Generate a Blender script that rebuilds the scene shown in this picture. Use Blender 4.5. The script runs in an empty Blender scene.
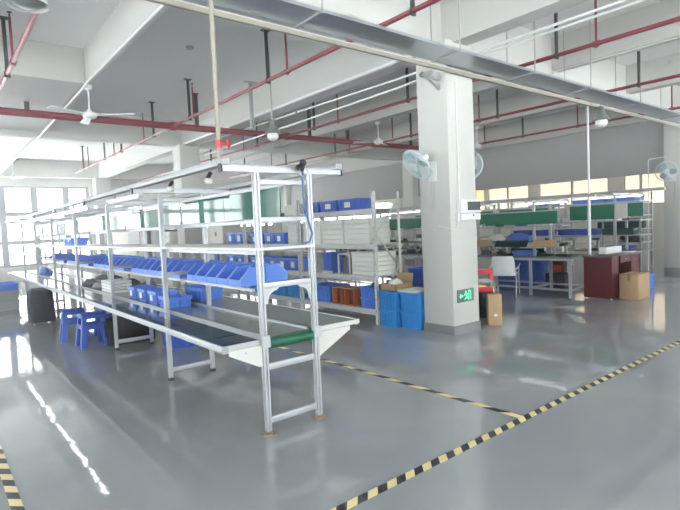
import bpy, bmesh, math, random
from mathutils import Vector, Matrix
random.seed(7)
PI = math.pi
scene = bpy.context.scene
COL = scene.collection

# ------------------------------------------------------------------ materials
def srgb(r, g, b):
    def f(c):
        c /= 255.0
        return c/12.92 if c <= .04045 else ((c+.055)/1.055)**2.4
    return (f(r), f(g), f(b), 1.0)

def mat(name, rgb, rough=.5, metal=0., noise=.06, nscale=6., coat=0., emit=0., spec=.5, bump=0., alpha=None):
    m = bpy.data.materials.new(name); m.use_nodes = True
    nt = m.node_tree; b = nt.nodes['Principled BSDF']
    c = srgb(*rgb)
    b.inputs['Roughness'].default_value = rough
    b.inputs['Metallic'].default_value = metal
    b.inputs['Coat Weight'].default_value = coat
    b.inputs['Specular IOR Level'].default_value = spec
    if noise > 0:
        tc = nt.nodes.new('ShaderNodeTexCoord'); n = nt.nodes.new('ShaderNodeTexNoise')
        n.inputs['Scale'].default_value = nscale; n.inputs['Detail'].default_value = 3
        nt.links.new(tc.outputs['Object'], n.inputs['Vector'])
        mx = nt.nodes.new('ShaderNodeMix'); mx.data_type = 'RGBA'
        mx.inputs[6].default_value = tuple(x*(1-noise) for x in c[:3])+(1,)
        mx.inputs[7].default_value = tuple(min(1, x*(1+noise)) for x in c[:3])+(1,)
        nt.links.new(n.outputs['Fac'], mx.inputs[0]); nt.links.new(mx.outputs[2], b.inputs['Base Color'])
        if bump > 0:
            bp = nt.nodes.new('ShaderNodeBump'); bp.inputs['Strength'].default_value = bump
            bp.inputs['Distance'].default_value = .02
            nt.links.new(n.outputs['Fac'], bp.inputs['Height']); nt.links.new(bp.outputs['Normal'], b.inputs['Normal'])
    else:
        b.inputs['Base Color'].default_value = c
    if emit > 0:
        b.inputs['Emission Color'].default_value = c; b.inputs['Emission Strength'].default_value = emit
    if alpha is not None: b.inputs['Alpha'].default_value = alpha
    return m

def floor_material():
    m = bpy.data.materials.new('epoxy_floor'); m.use_nodes = True
    nt = m.node_tree; b = nt.nodes['Principled BSDF']
    tc = nt.nodes.new('ShaderNodeTexCoord')
    n = nt.nodes.new('ShaderNodeTexNoise'); n.inputs['Scale'].default_value = .55; n.inputs['Detail'].default_value = 7
    n.inputs['Distortion'].default_value = .8
    cr = nt.nodes.new('ShaderNodeValToRGB')
    cr.color_ramp.elements[0].position = .3; cr.color_ramp.elements[0].color = srgb(148, 152, 157)
    cr.color_ramp.elements[1].position = .75; cr.color_ramp.elements[1].color = srgb(172, 175, 178)
    nt.links.new(tc.outputs['Object'], n.inputs['Vector']); nt.links.new(n.outputs['Fac'], cr.inputs['Fac'])
    nt.links.new(cr.outputs['Color'], b.inputs['Base Color'])
    n2 = nt.nodes.new('ShaderNodeTexNoise'); n2.inputs['Scale'].default_value = 5.; n2.inputs['Detail'].default_value = 3
    nt.links.new(tc.outputs['Object'], n2.inputs['Vector'])
    bp = nt.nodes.new('ShaderNodeBump'); bp.inputs['Strength'].default_value = .13; bp.inputs['Distance'].default_value = .012
    nt.links.new(n2.outputs['Fac'], bp.inputs['Height']); nt.links.new(bp.outputs['Normal'], b.inputs['Normal'])
    n3 = nt.nodes.new('ShaderNodeTexNoise'); n3.inputs['Scale'].default_value = 1.3; n3.inputs['Detail'].default_value = 5
    nt.links.new(tc.outputs['Object'], n3.inputs['Vector'])
    mr = nt.nodes.new('ShaderNodeMapRange'); mr.inputs[3].default_value = .01; mr.inputs[4].default_value = .06
    nt.links.new(n3.outputs['Fac'], mr.inputs[0]); nt.links.new(mr.outputs[0], b.inputs['Roughness'])
    b.inputs['IOR'].default_value = 1.7
    return m

def tape_material(name, axis, period, skew):
    m = bpy.data.materials.new(name); m.use_nodes = True
    nt = m.node_tree; b = nt.nodes['Principled BSDF']; b.inputs['Roughness'].default_value = .45
    tc = nt.nodes.new('ShaderNodeTexCoord'); sp = nt.nodes.new('ShaderNodeSeparateXYZ')
    nt.links.new(tc.outputs['Object'], sp.inputs[0])
    a, o = (0, 1) if axis == 'x' else (1, 0)
    k = nt.nodes.new('ShaderNodeMath'); k.operation = 'MULTIPLY_ADD'; k.inputs[1].default_value = skew
    nt.links.new(sp.outputs[o], k.inputs[0]); nt.links.new(sp.outputs[a], k.inputs[2])
    d = nt.nodes.new('ShaderNodeMath'); d.operation = 'DIVIDE'; d.inputs[1].default_value = period
    nt.links.new(k.outputs[0], d.inputs[0])
    f = nt.nodes.new('ShaderNodeMath'); f.operation = 'FRACT'; nt.links.new(d.outputs[0], f.inputs[0])
    g = nt.nodes.new('ShaderNodeMath'); g.operation = 'GREATER_THAN'; g.inputs[1].default_value = .5
    nt.links.new(f.outputs[0], g.inputs[0])
    n = nt.nodes.new('ShaderNodeTexNoise'); n.inputs['Scale'].default_value = 9; n.inputs['Detail'].default_value = 4
    nt.links.new(tc.outputs['Object'], n.inputs['Vector'])
    y = nt.nodes.new('ShaderNodeMix'); y.data_type = 'RGBA'
    y.inputs[6].default_value = srgb(246, 226, 166); y.inputs[7].default_value = srgb(230, 212, 164)
    nt.links.new(n.outputs['Fac'], y.inputs[0])
    mx = nt.nodes.new('ShaderNodeMix'); mx.data_type = 'RGBA'
    mx.inputs[7].default_value = srgb(52, 54, 58)
    nt.links.new(g.outputs[0], mx.inputs[0]); nt.links.new(y.outputs[2], mx.inputs[6])
    nt.links.new(mx.outputs[2], b.inputs['Base Color'])
    return m

def glass_material(name, tint, gloss=.08):
    m = bpy.data.materials.new(name); m.use_nodes = True
    nt = m.node_tree; nt.nodes.clear()
    o = nt.nodes.new('ShaderNodeOutputMaterial'); mx = nt.nodes.new('ShaderNodeMixShader')
    t = nt.nodes.new('ShaderNodeBsdfTransparent'); g = nt.nodes.new('ShaderNodeBsdfGlossy')
    t.inputs[0].default_value = tint; g.inputs['Roughness'].default_value = .05
    mx.inputs[0].default_value = gloss
    nt.links.new(t.outputs[0], mx.inputs[1]); nt.links.new(g.outputs[0], mx.inputs[2]); nt.links.new(mx.outputs[0], o.inputs[0])
    return m

M = {}
M['floor'] = floor_material()
M['white_paint'] = mat('white_wall_paint', (206, 206, 202), .7, noise=.02, nscale=1.5)
M['ceiling_paint'] = mat('ceiling_paint', (232, 232, 230), .8, noise=.02, nscale=1.)
M['grey_base'] = mat('grey_skirting', (140, 142, 142), .5)
M['alu'] = mat('aluminium_profile', (188, 191, 195), .36, .4, noise=.03)
M['white_metal'] = mat('white_powder_coat', (218, 218, 213), .4, noise=.02)
M['grey_metal'] = mat('grey_metal', (168, 170, 170), .45, .3)
M['rack'] = mat('pale_grey_rack_enamel', (206, 208, 206), .45, noise=.02)
M['galv'] = mat('galvanised_steel', (176, 182, 188), .28, .75, noise=.12, nscale=3)
M['tan'] = mat('beige_trunking', (158, 153, 140), .45, noise=.05)
M['dark_steel'] = mat('dark_steel', (62, 64, 66), .5, .4)
M['red_pipe'] = mat('red_pipe_paint', (132, 50, 62), .35, noise=.06)
M['valve_red'] = mat('valve_red', (196, 74, 84), .4)
M['red'] = mat('red_plastic', (212, 52, 66), .45)
M['white_plastic'] = mat('white_plastic', (238, 239, 238), .4, noise=.01)
M['foam'] = mat('white_foam', (232, 234, 228), .85, noise=.02)
M['blue'] = mat('royal_blue_plastic', (92, 138, 228), .38, noise=.05)
M['blue_rim'] = mat('blue_bin_rim', (138, 164, 236), .35, noise=0)
M['blue_dark'] = mat('deep_blue_plastic', (60, 100, 196), .4, noise=.05)
M['blue_bright'] = mat('bright_blue_plastic', (62, 150, 222), .38, noise=.05)
M['blue_bag'] = mat('pale_blue_film', (92, 122, 205), .3, noise=.2, nscale=14)
M['black'] = mat('black_plastic', (34, 36, 40), .45)
M['black_bag'] = mat('black_film', (26, 28, 32), .22, noise=.2, nscale=12, bump=.4)
M['charcoal'] = mat('charcoal_cloth', (58, 62, 72), .85, noise=.15, nscale=12)
M['green_panel'] = mat('green_gloss_board', (14, 92, 76), .06, noise=.03, coat=.5)
M['green_board'] = mat('green_board', (20, 120, 92), .35, noise=.03)
M['green_roller'] = mat('green_belt_pvc', (16, 98, 70), .35, noise=.05)
M['belt'] = mat('green_grey_belt', (96, 112, 104), .2, noise=.1, nscale=3, coat=.3)
M['worktop'] = mat('dark_gloss_worktop', (62, 74, 80), .12, noise=.12, nscale=3, coat=.4)
M['mat_green'] = mat('dark_green_mat', (20, 62, 60), .22, noise=.08)
M['worktop_grey'] = mat('grey_green_worktop', (120, 132, 124), .25, noise=.1, nscale=3)
M['cloth_grey'] = mat('grey_smoke_fabric', (168, 168, 167), .9, noise=.035, nscale=2.)
M['burgundy'] = mat('burgundy_laminate', (92, 28, 36), .4, noise=.08)
M['desk_top'] = mat('dark_grey_desktop', (98, 98, 100), .35)
M['card'] = mat('brown_cardboard', (190, 160, 126), .8, noise=.05)
M['card_dark'] = mat('dark_cardboard', (150, 122, 92), .85, noise=.08)
M['screen'] = mat('dark_screen', (40, 48, 60), .4)
M['cabinet'] = mat('cream_grey_enamel', (216, 214, 204), .45, noise=.02)
M['machine_grey'] = mat('machine_grey_enamel', (166, 162, 150), .5)
M['cabinet_dark'] = mat('dark_grey_enamel', (104, 108, 112), .5)
M['tube_dim'] = mat('lit_tube_soft', (250, 252, 255), .4, noise=0, emit=2.5)
M['tube_on'] = mat('lit_tube', (250, 252, 255), .4, noise=0, emit=8)
M['maroon'] = mat('maroon_coil', (120, 30, 38), .4, noise=.2, nscale=60)
M['orange_brown'] = mat('orange_brown_card', (190, 110, 70), .6)
M['fan_teal'] = mat('pale_teal_plastic', (150, 190, 196), .35, noise=0, alpha=.55)
M['fan_blue'] = mat('blue_grey_plastic', (130, 158, 184), .35, noise=0, alpha=.75)
M['wire'] = mat('pale_wire', (214, 226, 228), .35, noise=0)
M['fan_white'] = mat('fan_white', (230, 232, 230), .4, noise=0)
M['sign_green'] = mat('sign_green_plate', (70, 110, 96), .4, noise=0)
M['sign_lit'] = mat('sign_lit_green', (120, 245, 190), .4, noise=0, emit=.9)
M['sign_grey'] = mat('sign_grey', (120, 128, 126), .45, noise=0)
M['hose'] = mat('blue_grey_hose', (70, 100, 150), .35, noise=0)
M['brown'] = mat('brown_pad', (150, 132, 110), .7)
M['glass'] = glass_material('window_glass', (.95, .97, .97, 1))
M['cream_view_tint'] = glass_material('cream_view_tint_glass', (.47, .43, .365, 1), .04)  # pane tint stands in for the sunlit cream building outside, dimming the sky
M['warm_tint'] = glass_material('peach_tint_glass', (.62, .42, .29, 1), .04)  # panes tinted peach, dimming the sky behind them
M['win_frame'] = mat('grey_window_frame', (150, 154, 160), .5)
M['tape_x'] = tape_material('hazard_tape_short', 'x', .161, -.9)
M['tape_y'] = tape_material('hazard_tape_long', 'y', .345, 1.2)
M['tape_l'] = tape_material('hazard_tape_side', 'y', .22, 1.0)
M['lamp_glass'] = mat('white_lamp_glass', (236, 238, 236), .25, noise=0)
M['lamp_grey'] = mat('grey_lamp_housing', (120, 126, 122), .4)

# ------------------------------------------------------------------ mesh helpers
class MB:
    def __init__(s): s.bm = bmesh.new()
    def _xf(s, vs, mtx):
        if mtx is not None:
            for v in vs: v.co = mtx @ v.co
    def box(s, x0, x1, y0, y1, z0, z1, bev=0., mtx=None):
        b = bmesh.new()
        P = [(x0,y0,z0),(x1,y0,z0),(x1,y1,z0),(x0,y1,z0),(x0,y0,z1),(x1,y0,z1),(x1,y1,z1),(x0,y1,z1)]
        v = [b.verts.new(p) for p in P]
        for f in ((0,3,2,1),(4,5,6,7),(0,1,5,4),(1,2,6,5),(2,3,7,6),(3,0,4,7)): b.faces.new([v[i] for i in f])
        if bev > 0:
            bmesh.ops.bevel(b, geom=list(b.edges), offset=bev, segments=2, affect='EDGES', profile=.5)
        s._join(b, mtx); return s
    def _join(s, b, mtx=None):
        mp = {}
        for v in b.verts: mp[v] = s.bm.verts.new(mtx @ v.co if mtx is not None else v.co)
        for f in b.faces:
            try: s.bm.faces.new([mp[v] for v in f.verts])
            except ValueError: pass
        b.free()
    def prism(s, poly, axis, a, b_, mtx=None):
        """poly: 2D points; extruded along axis from a to b_. axis x: (y,z); y: (x,z); z: (x,y)"""
        def P(p, t):
            return {'x': (t, p[0], p[1]), 'y': (p[0], t, p[1]), 'z': (p[0], p[1], t)}[axis]
        b = bmesh.new()
        A = [b.verts.new(P(p, a)) for p in poly]; B = [b.verts.new(P(p, b_)) for p in poly]
        n = len(poly)
        b.faces.new(A); b.faces.new(B[::-1])
        for i in range(n): b.faces.new([A[i], B[i], B[(i+1) % n], A[(i+1) % n]])
        bmesh.ops.recalc_face_normals(b, faces=list(b.faces))
        s._join(b, mtx); return s
    def cyl(s, p0, p1, r, r2=None, n=12, caps=True):
        p0, p1 = Vector(p0), Vector(p1); r2 = r if r2 is None else r2
        d = (p1-p0).normalized(); q = d.to_track_quat('Z', 'Y').to_matrix()
        A, B = [], []
        for i in range(n):
            a = 2*PI*i/n; u = q @ Vector((math.cos(a), math.sin(a), 0))
            A.append(s.bm.verts.new(p0+u*r)); B.append(s.bm.verts.new(p1+u*r2))
        for i in range(n): s.bm.faces.new([A[i], A[(i+1) % n], B[(i+1) % n], B[i]])
        if caps: s.bm.faces.new(A[::-1]); s.bm.faces.new(B)
        return s
    def tube(s, pts, r, n=8):
        pts = [Vector(p) for p in pts]; rings = []
        ref = Vector((0, 0, 1))
        for i, p in enumerate(pts):
            d = (pts[min(i+1, len(pts)-1)]-pts[max(i-1, 0)]).normalized()
            rf = ref if abs(d.dot(ref)) < .95 else Vector((1, 0, 0))
            if i and abs(pd.dot(d)) > .3:
                u = (pu - d*pu.dot(d)).normalized()
            else: u = d.cross(rf).normalized()
            v = d.cross(u); pu, pd = u, d
            rings.append([s.bm.verts.new(p+(u*math.cos(2*PI*k/n)+v*math.sin(2*PI*k/n))*r) for k in range(n)])
        for A, B in zip(rings, rings[1:]):
            for k in range(n): s.bm.faces.new([A[k], A[(k+1) % n], B[(k+1) % n], B[k]])
        s.bm.faces.new(rings[0][::-1]); s.bm.faces.new(rings[-1])
        return s
    def lathe(s, prof, c=(0, 0, 0), n=24, mtx=None):
        """profile of (r,z), about the z axis through c"""
        rings = []
        for r, z in prof:
            if r < 1e-6:
                p = Vector((c[0], c[1], c[2]+z)); rings.append([s.bm.verts.new(mtx @ p if mtx else p)])
            else:
                R = []
                for i in range(n):
                    p = Vector((c[0]+r*math.cos(2*PI*i/n), c[1]+r*math.sin(2*PI*i/n), c[2]+z))
                    R.append(s.bm.verts.new(mtx @ p if mtx else p))
                rings.append(R)
        for A, B in zip(rings, rings[1:]):
            for i in range(n):
                j = (i+1) % n
                if len(A) == 1 and len(B) == 1: continue
                if len(A) == 1: s.bm.faces.new([A[0], B[i], B[j]])
                elif len(B) == 1: s.bm.faces.new([A[i], A[j], B[0]])
                else: s.bm.faces.new([A[i], A[j], B[j], B[i]])
        return s
    def build(s, name, m, parent=None, origin=None):
        o_ = Vector(parent.location) if (parent is not None and origin is None and parent.get('_w')) else Vector(origin or (0, 0, 0))
        if o_.length: bmesh.ops.translate(s.bm, verts=list(s.bm.verts), vec=-o_)
        bmesh.ops.recalc_face_normals(s.bm, faces=list(s.bm.faces))
        me = bpy.data.meshes.new(name); s.bm.to_mesh(me); s.bm.free()
        me.polygons.foreach_set('use_smooth', [True]*len(me.polygons)); me.set_sharp_from_angle(angle=math.radians(32))
        me.materials.append(m if not isinstance(m, str) else M[m])
        o = bpy.data.objects.new(name, me); COL.objects.link(o)
        if parent is not None: o.parent = parent
        elif o_.length: o.location = o_
        return o

def tag(o, label=None, cat=None, group=None, kind=None):
    if label: o['label'] = label
    if cat: o['category'] = cat
    if group: o['group'] = group
    if kind: o['kind'] = kind
    return o
ROOTS = []
def thing(name, label, cat, loc=(0, 0, 0), group=None, rz=0., world=True):
    """Empty at the base of a thing; world=True: part shapes are written in room coordinates"""
    o = bpy.data.objects.new(name, None); COL.objects.link(o)
    o.empty_display_size = .1; o.location = loc; o.rotation_euler = (0, 0, rz)
    tag(o, label, cat, group)
    if world: o['_w'] = 1; ROOTS.append(o)
    return o
def sub(mb, name, m, part, root):
    """sub-part of a part; written in room coordinates of the thing root"""
    o = mb.build(name, m, None, origin=root.location if root.get('_w') else None)
    o.location = (0, 0, 0); o.parent = part
    return o
def copy_tree(o, loc, rz=0., label=None, group=None, sc=None):
    r = o.copy(); COL.objects.link(r); r.location = loc; r.rotation_euler = (0, 0, rz)
    if sc: r.scale = sc
    if label: r['label'] = label
    if group: r['group'] = group
    for ch in list(o.children):
        c = ch.copy(); COL.objects.link(c); c.parent = r
        for g in list(ch.children):
            d = g.copy(); COL.objects.link(d); d.parent = c
    return r
def struct(mb, name, m, parent=None):
    o = mb.build(name, m, parent); o['kind'] = 'structure'; return o

# ------------------------------------------------------------------ camera
cam = bpy.data.cameras.new('camera'); co = bpy.data.objects.new('camera', cam); COL.objects.link(co)
FW = Vector((0.62655692, 0.77726078, -0.05737696)); RT = Vector((0.77614796, -0.62896206, -0.04473331)); UP = Vector((0.07085738, 0.01650505, 0.9973499))
R = Matrix((RT, UP, -FW)).transposed()
co.matrix_world = Matrix.Translation((0, 0, 1.6)) @ R.to_4x4()
cam.sensor_width = 36; cam.lens = 510.113/680*36; cam.clip_end = 200; cam.clip_start = .02
scene.camera = co

# ------------------------------------------------------------------ room shell
X0, X1, Y0, Y1 = -9.6, 24.4, -7.2, 23.6
ZS = 4.73                                    # slab
struct(MB().box(X0-.3, X1+.3, Y0-.3, Y1+.3, -.2, 0), 'floor', 'floor')
struct(MB().box(X0-.3, X1+.3, Y0-.3, Y1+.3, ZS, ZS+.2), 'ceiling', 'ceiling_paint')

win_no = [0]
def window_wall(name, axis, pos, thick, lo, hi, openings, paint='white_paint'):
    """axis 'x': wall plane x=pos (runs along y). openings: (a0,a1,z0,z1,cols,rows,glass)"""
    mb = MB()
    def bx(a0, a1, z0, z1):
        if a1-a0 < 1e-4 or z1-z0 < 1e-4: return
        t0, t1 = sorted((pos, pos+thick))
        if axis == 'x': mb.box(t0, t1, a0, a1, z0, z1)
        else: mb.box(a0, a1, t0, t1, z0, z1)
    cur = lo
    for (a0, a1, z0, z1, *_r) in openings:
        bx(cur, a0, 0, ZS); bx(a0, a1, 0, z0); bx(a0, a1, z1, ZS); cur = a1
    bx(cur, hi, 0, ZS)
    struct(mb, name, paint)
    for (a0, a1, z0, z1, cols, rows, gl, fw) in openings:
        win_no[0] += 1
        f = MB(); g = MB(); c = pos+thick*.4
        def fb(A0, A1, Z0, Z1, d=.045):
            if axis == 'x': f.box(c-d, c+d, A0, A1, Z0, Z1)
            else: f.box(A0, A1, c-d, c+d, Z0, Z1)
        if isinstance(cols, int): xs = [a0+(a1-a0)*i/cols for i in range(cols+1)]
        else: xs = list(cols)
        zs = [z0+(z1-z0)*i/rows for i in range(rows+1)] if isinstance(rows, int) else list(rows)
        for i, x in enumerate(xs):
            l = x if i == 0 else x-fw/2; r = x if i == len(xs)-1 else x+fw/2
            if i == 0: r = x+fw/2
            if i == len(xs)-1: l = x-fw/2
            fb(l, r, z0, z1)
        for i, z in enumerate(zs):
            b = z if i == 0 else z-fw*.35; t = z if i == len(zs)-1 else z+fw*.35
            if i == 0: t = z+fw*.35
            if i == len(zs)-1: b = z-fw*.35
            fb(a0, a1, b, t, .04)
        fr = struct(f, 'window_%d' % win_no[0], 'win_frame')
        if axis == 'x': g.box(c-.006, c+.006, a0+.01, a1-.01, z0+.01, z1-.01)
        else: g.box(a0+.01, a1-.01, c-.006, c+.006, z0+.01, z1-.01)
        p = g.build('window_pane', gl, fr); p['kind'] = 'structure'

G = M['glass']
# far wall: tall panes left of the corner column, a lower band to its right
window_wall('wall_far', 'y', Y1, .3, X0, X1, [
    (X0+.3, 5.5, .55, 3.72, (X0+.3, -6.7, -4.4, -2.1, .0, 1.2, 2.36, 3.46, 4.61, 5.5), (.55, 1.5, 2.62, 3.72), G, .24),
    (6.5, 14.6, 1.75, 2.95, 6, 2, G, .1),
    (16.0, 23.6, 1.75, 2.95, 5, 2, G, .1)])
window_wall('wall_right', 'x', X1, .3, Y0, Y1, [
    (-3.5, 3.5, 1.95, 3.6, 5, 2, G, .1),
    (5.0, 9.85, 1.95, 3.6, (5.0, 7.6, 9.15, 9.85), 1, M['cream_view_tint'], .1),
    (10.5, 13.95, 1.95, 3.6, 2, 1, M['cream_view_tint'], .1),
    (14.5, 17.0, 1.95, 3.6, 2, 1, M['cream_view_tint'], .08),
    (17.2, 17.9, 1.95, 3.6, 1, 1, M['warm_tint'], .08),
    (18.2, 22.8, 1.95, 3.6, 3, 1, M['cream_view_tint'], .1)])
window_wall('wall_left', 'x', X0, -.3, Y0, Y1, [
    (-6.6, 3.9, .8, 4.0, 7, 2, G, .1), (5.0, 13.2, .8, 4.0, 6, 2, G, .1), (14.4, 22.6, .8, 4.0, 6, 2, G, .1)])
window_wall('wall_near', 'y', Y0, -.3, X0, X1, [
    (-9.0, -.6, .8, 4.0, 6, 2, G, .1), (.6, 5.6, .8, 4.0, 4, 2, G, .1), (6.4, 14.2, .8, 4.0, 6, 2, G, .1), (15.8, 23.6, .8, 4.0, 6, 2, G, .1)])

# beams
bn = [0]
def beam(x0, x1, y0, y1, z0):
    bn[0] += 1
    struct(MB().box(x0, x1, y0, y1, z0, ZS+.01), 'trim_%d' % bn[0], 'white_paint')
ZB = 4.04
for xc in (-3.6, 5.93, 15.31): beam(xc-.15, xc+.15, Y0, Y1, ZB)
for yc in (4.84, 14.16, 23.3):
    for a, b in ((X0, -3.75), (-3.45, 5.78), (6.08, 15.16), (15.46, X1)): beam(a, b, yc-.14, yc+.14, ZB)
for a, b in ((Y0, 4.70), (4.98, 14.02), (14.30, 23.16)): beam(2.25, 2.34, a, b, 4.16)
for xc in (-.6, 8.89, 11.98, 18.3, 21.3): 
    for a, b in ((Y0, 4.70), (4.98, 14.02), (14.30, 23.16)): beam(xc-.12, xc+.12, a, b, 4.16)
beam(-.48, 2.24, 9.35, 14.02, 4.16)
beam(-3.45, -.72, 9.35, 14.02, 4.16)

# columns
for i, (x, y) in enumerate(((5.62, 4.51), (15.0, 4.51), (5.62, 13.85), (15.0, 13.85), (5.62, 22.97), (-3.9, 4.51), (-3.9, 13.85), (-3.9, 22.97), (15.0, 22.97))):
    w = .585; v = .54
    c = struct(MB().box(x, x+w, y, y+v, 0, ZB+.02, .008), 'column', 'white_paint')
    b = MB()
    for q in ((x-.012, x+w+.012, y-.012, y), (x-.012, x+w+.012, y+v, y+v+.012), (x-.012, x, y, y+v), (x+w, x+w+.012, y, y+v)):
        b.box(q[0], q[1], q[2], q[3], 0, .125)
    b = b.build('skirting', 'grey_base', c); b['kind'] = 'structure'

# smoke curtain hung under the beam line at x = 15.3
def curtain(name, y0, y1, label):
    mb = MB(); n = int((y1-y0)/.12); b = mb.bm; rows = []
    for i in range(n+1):
        y = y0+(y1-y0)*i/n; r = []
        for z in (2.65, 3.1, 3.6, 4.03):
            dx = .012*math.sin(y*5.3)+.01*math.sin(y*2.1+z)
            r.append((b.verts.new((15.27+dx, y, z)), b.verts.new((15.285+dx, y, z))))
        rows.append(r)
    for A, B in zip(rows, rows[1:]):
        for k in range(3):
            b.faces.new([A[k][0], B[k][0], B[k+1][0], A[k+1][0]]); b.faces.new([A[k][1], A[k+1][1], B[k+1][1], B[k][1]])
        b.faces.new([A[0][0], A[0][1], B[0][1], B[0][0]]); b.faces.new([A[3][0], B[3][0], B[3][1], A[3][1]])
    t = thing(name, label, 'curtain', (15.3, (y0+y1)/2, 2.65))
    mb.build('fabric', 'cloth_grey', t)
    MB().box(15.255, 15.30, y0, y1, 2.62, 2.66).build('bottom_bar', 'grey_metal', t)
curtain('smoke_curtain', 5.08, 13.82, 'grey fabric smoke curtain hanging under the beam right of the big column')
curtain('smoke_curtain', 14.5, 22.94, 'grey fabric smoke curtain seen left of the big column above the storage rack')

# floor tapes
def tape(label, m, x0, x1, y0, y1):
    o = MB().box(x0, x1, y0, y1, .0005, .002).build('floor_tape', m, None, origin=(x0, y0, 0)); tag(o, label, 'floor tape')
tape('long hazard tape running from the front edge to the right edge of the floor', 'tape_x', .6, 14.0, 2.185, 2.252)
tape('hazard tape passing behind the bench end and meeting the longer tape', 'tape_y', 3.575, 3.635, 2.255, 13.0)
tape('short stretch of hazard tape at the lower left corner of the floor', 'tape_l', .275, .338, 2.3, 4.75)

# ------------------------------------------------------------------ ceiling services
ZP = 3.95
def pipe_hanger(x, y, root, z=ZP, top=ZS, m='dark_steel', w=.024):
    mb = MB().box(x-.07, x+.07, y-.05, y+.05, top-.012, top)
    mb.box(x-w, x+w, y-w*.6, y+w*.6, z+.02, top-.01)
    mb.box(x-w*1.6, x+w*1.6, y-.012, y+.012, z-.05, z+.03)
    mb.build('hanger', m, root)
def branch(x, y0, y1, label, hang, rise, r=.03):
    t = thing('sprinkler_pipe', label, 'pipe', (x, (y0+y1)/2, ZP))
    MB().cyl((x, y0, ZP), (x, y1, ZP), r, n=10).build('pipe', 'red_pipe', t)
    for y in hang: pipe_hanger(x, y, t)
    for y in rise:
        p = MB().cyl((x, y, ZP+r*.7), (x, y, ZS-.2), .017, n=8).build('riser', 'red_pipe', t)
        h = MB().cyl((x, y-.045, ZP), (x, y+.045, ZP), r*1.35, n=10).cyl((x, y, ZP-.05), (x, y, ZP), r*.9, n=8).build('tee', 'red_pipe', t)
        s = MB().cyl((x, y, ZS-.2), (x, y, ZS-.15), .011, n=8).lathe([(0, .07), (.03, .068), (.03, .062), (.008, .05), (.006, 0)], (x, y, ZS-.2), 10)
        sub(s, 'sprinkler_head', 'dark_steel', p, t)
YB = 11.1
branch(1.05, Y0+.1, YB-.075, 'red sprinkler pipe at the top left corner above the floor walkway', (3.05, 5.05, 8.6), (4.5, 8.0), .032)
branch(4.38, Y0+.1, YB-.075, 'red sprinkler pipe crossing overhead just left of the big column', (1.0, 3.95, 7.05, 10.15), (.6, 3.4, 6.5, 9.95))
branch(7.37, Y0+.1, YB-.075, 'red sprinkler pipe passing behind the big column and out to the top right', (3.87, 6.85, 9.9), (3.3, 6.2, 9.0))
branch(10.4, Y0+.1, YB-.075, 'red sprinkler pipe in the second bay right of the big column', (3.9, 6.9, 9.6), (3.1, 7.4, 10.3))
branch(13.6, Y0+.1, YB-.075, 'red sprinkler pipe farthest right just before the grey smoke curtain', (5.1, 8.2), (4.4, 6.6, 9.5))
branch(4.38, YB+.08, 20.5, 'red sprinkler pipe beyond the thick main, running over the far half of the bench', (12.3, 14.9, 16.6, 19.3), (13.0, 15.6, 18.6), .026)
branch(7.37, YB+.08, 22.9, 'red sprinkler pipe beyond the thick main, seen above the bench end frame', (12.6, 15.6, 18.6), (13.4, 16.6), .028)
branch(10.4, YB+.08, 22.9, 'red sprinkler pipe beyond the thick main, seen over the storage rack', (12.9, 15.8, 18.9), (12.2, 16.8), .028)
t = thing('main_pipe', 'thick red fire main crossing the whole hall overhead', 'pipe', (6, YB, ZP))
MB().cyl((X0+.02, YB, ZP), (14.9, YB, ZP), .072, n=16).build('pipe', 'red_pipe', t)
for x in (1.62, 4.95, 8.1, 9.4, 12.0, 14.2): 
    pipe_hanger(x, YB, t, w=.04)
for x in (1.05, 4.38, 7.37, 10.4, 13.6): MB().cyl((x-.06, YB, ZP), (x+.06, YB, ZP), .095, n=16).build('coupling', 'red_pipe', t)

# cable tray and its beige trunking, along x in front of the column
t = thing('cable_tray', 'shiny galvanised cable tray running overhead past the front of the big column', 'cable tray', (6, 4.2, 3.66))
mb = MB(); mb.box(X0+.05, X1-.05, 3.97, 4.398, 3.66, 3.668); mb.build('tray_base', 'galv', t)
MB().box(X0+.05, X1-.05, 3.958, 3.97, 3.655, 3.69).build('side_rail', 'galv', t)
MB().box(X0+.05, X1-.05, 4.392, 4.40, 3.668, 3.76).build('side_rail', 'galv', t)
for x in (3.1, 5.2, 6.9, 8.6, 10.6, 12.9): 
    mb = MB().box(x-.02, x+.02, 3.95, 4.40, 3.64, 3.66); mb.build('cross_support', 'grey_metal', t)
    for y in (3.945, 4.388): MB().cyl((x, y, 3.64), (x, y, ZS), .008, n=6).build('hanger_rod', 'grey_metal', t)
t = thing('cable_trunking', 'beige square trunking running along the lower side of the cable tray', 'trunking', (6, 4.43, 3.6))
MB().box(X0+.05, X1-.05, 4.412, 4.452, 3.585, 3.63).build('duct', 'tan', t)
MB().box(X0+.05, X1-.05, 4.404, 4.458, 3.63, 3.638).build('lid', 'white_metal', t)
mb = MB(); mb.prism([(5.28, 3.60), (5.33, 3.575), (5.618, 3.40), (5.618, 3.46)], 'y', 4.62, 4.66); mb.box(5.25, 5.618, 4.62, 4.66, 3.53, 3.57)
mb.box(5.25, 5.29, 4.44, 4.66, 3.53, 3.572); mb.build('bracket', 'grey_metal', t)

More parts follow.
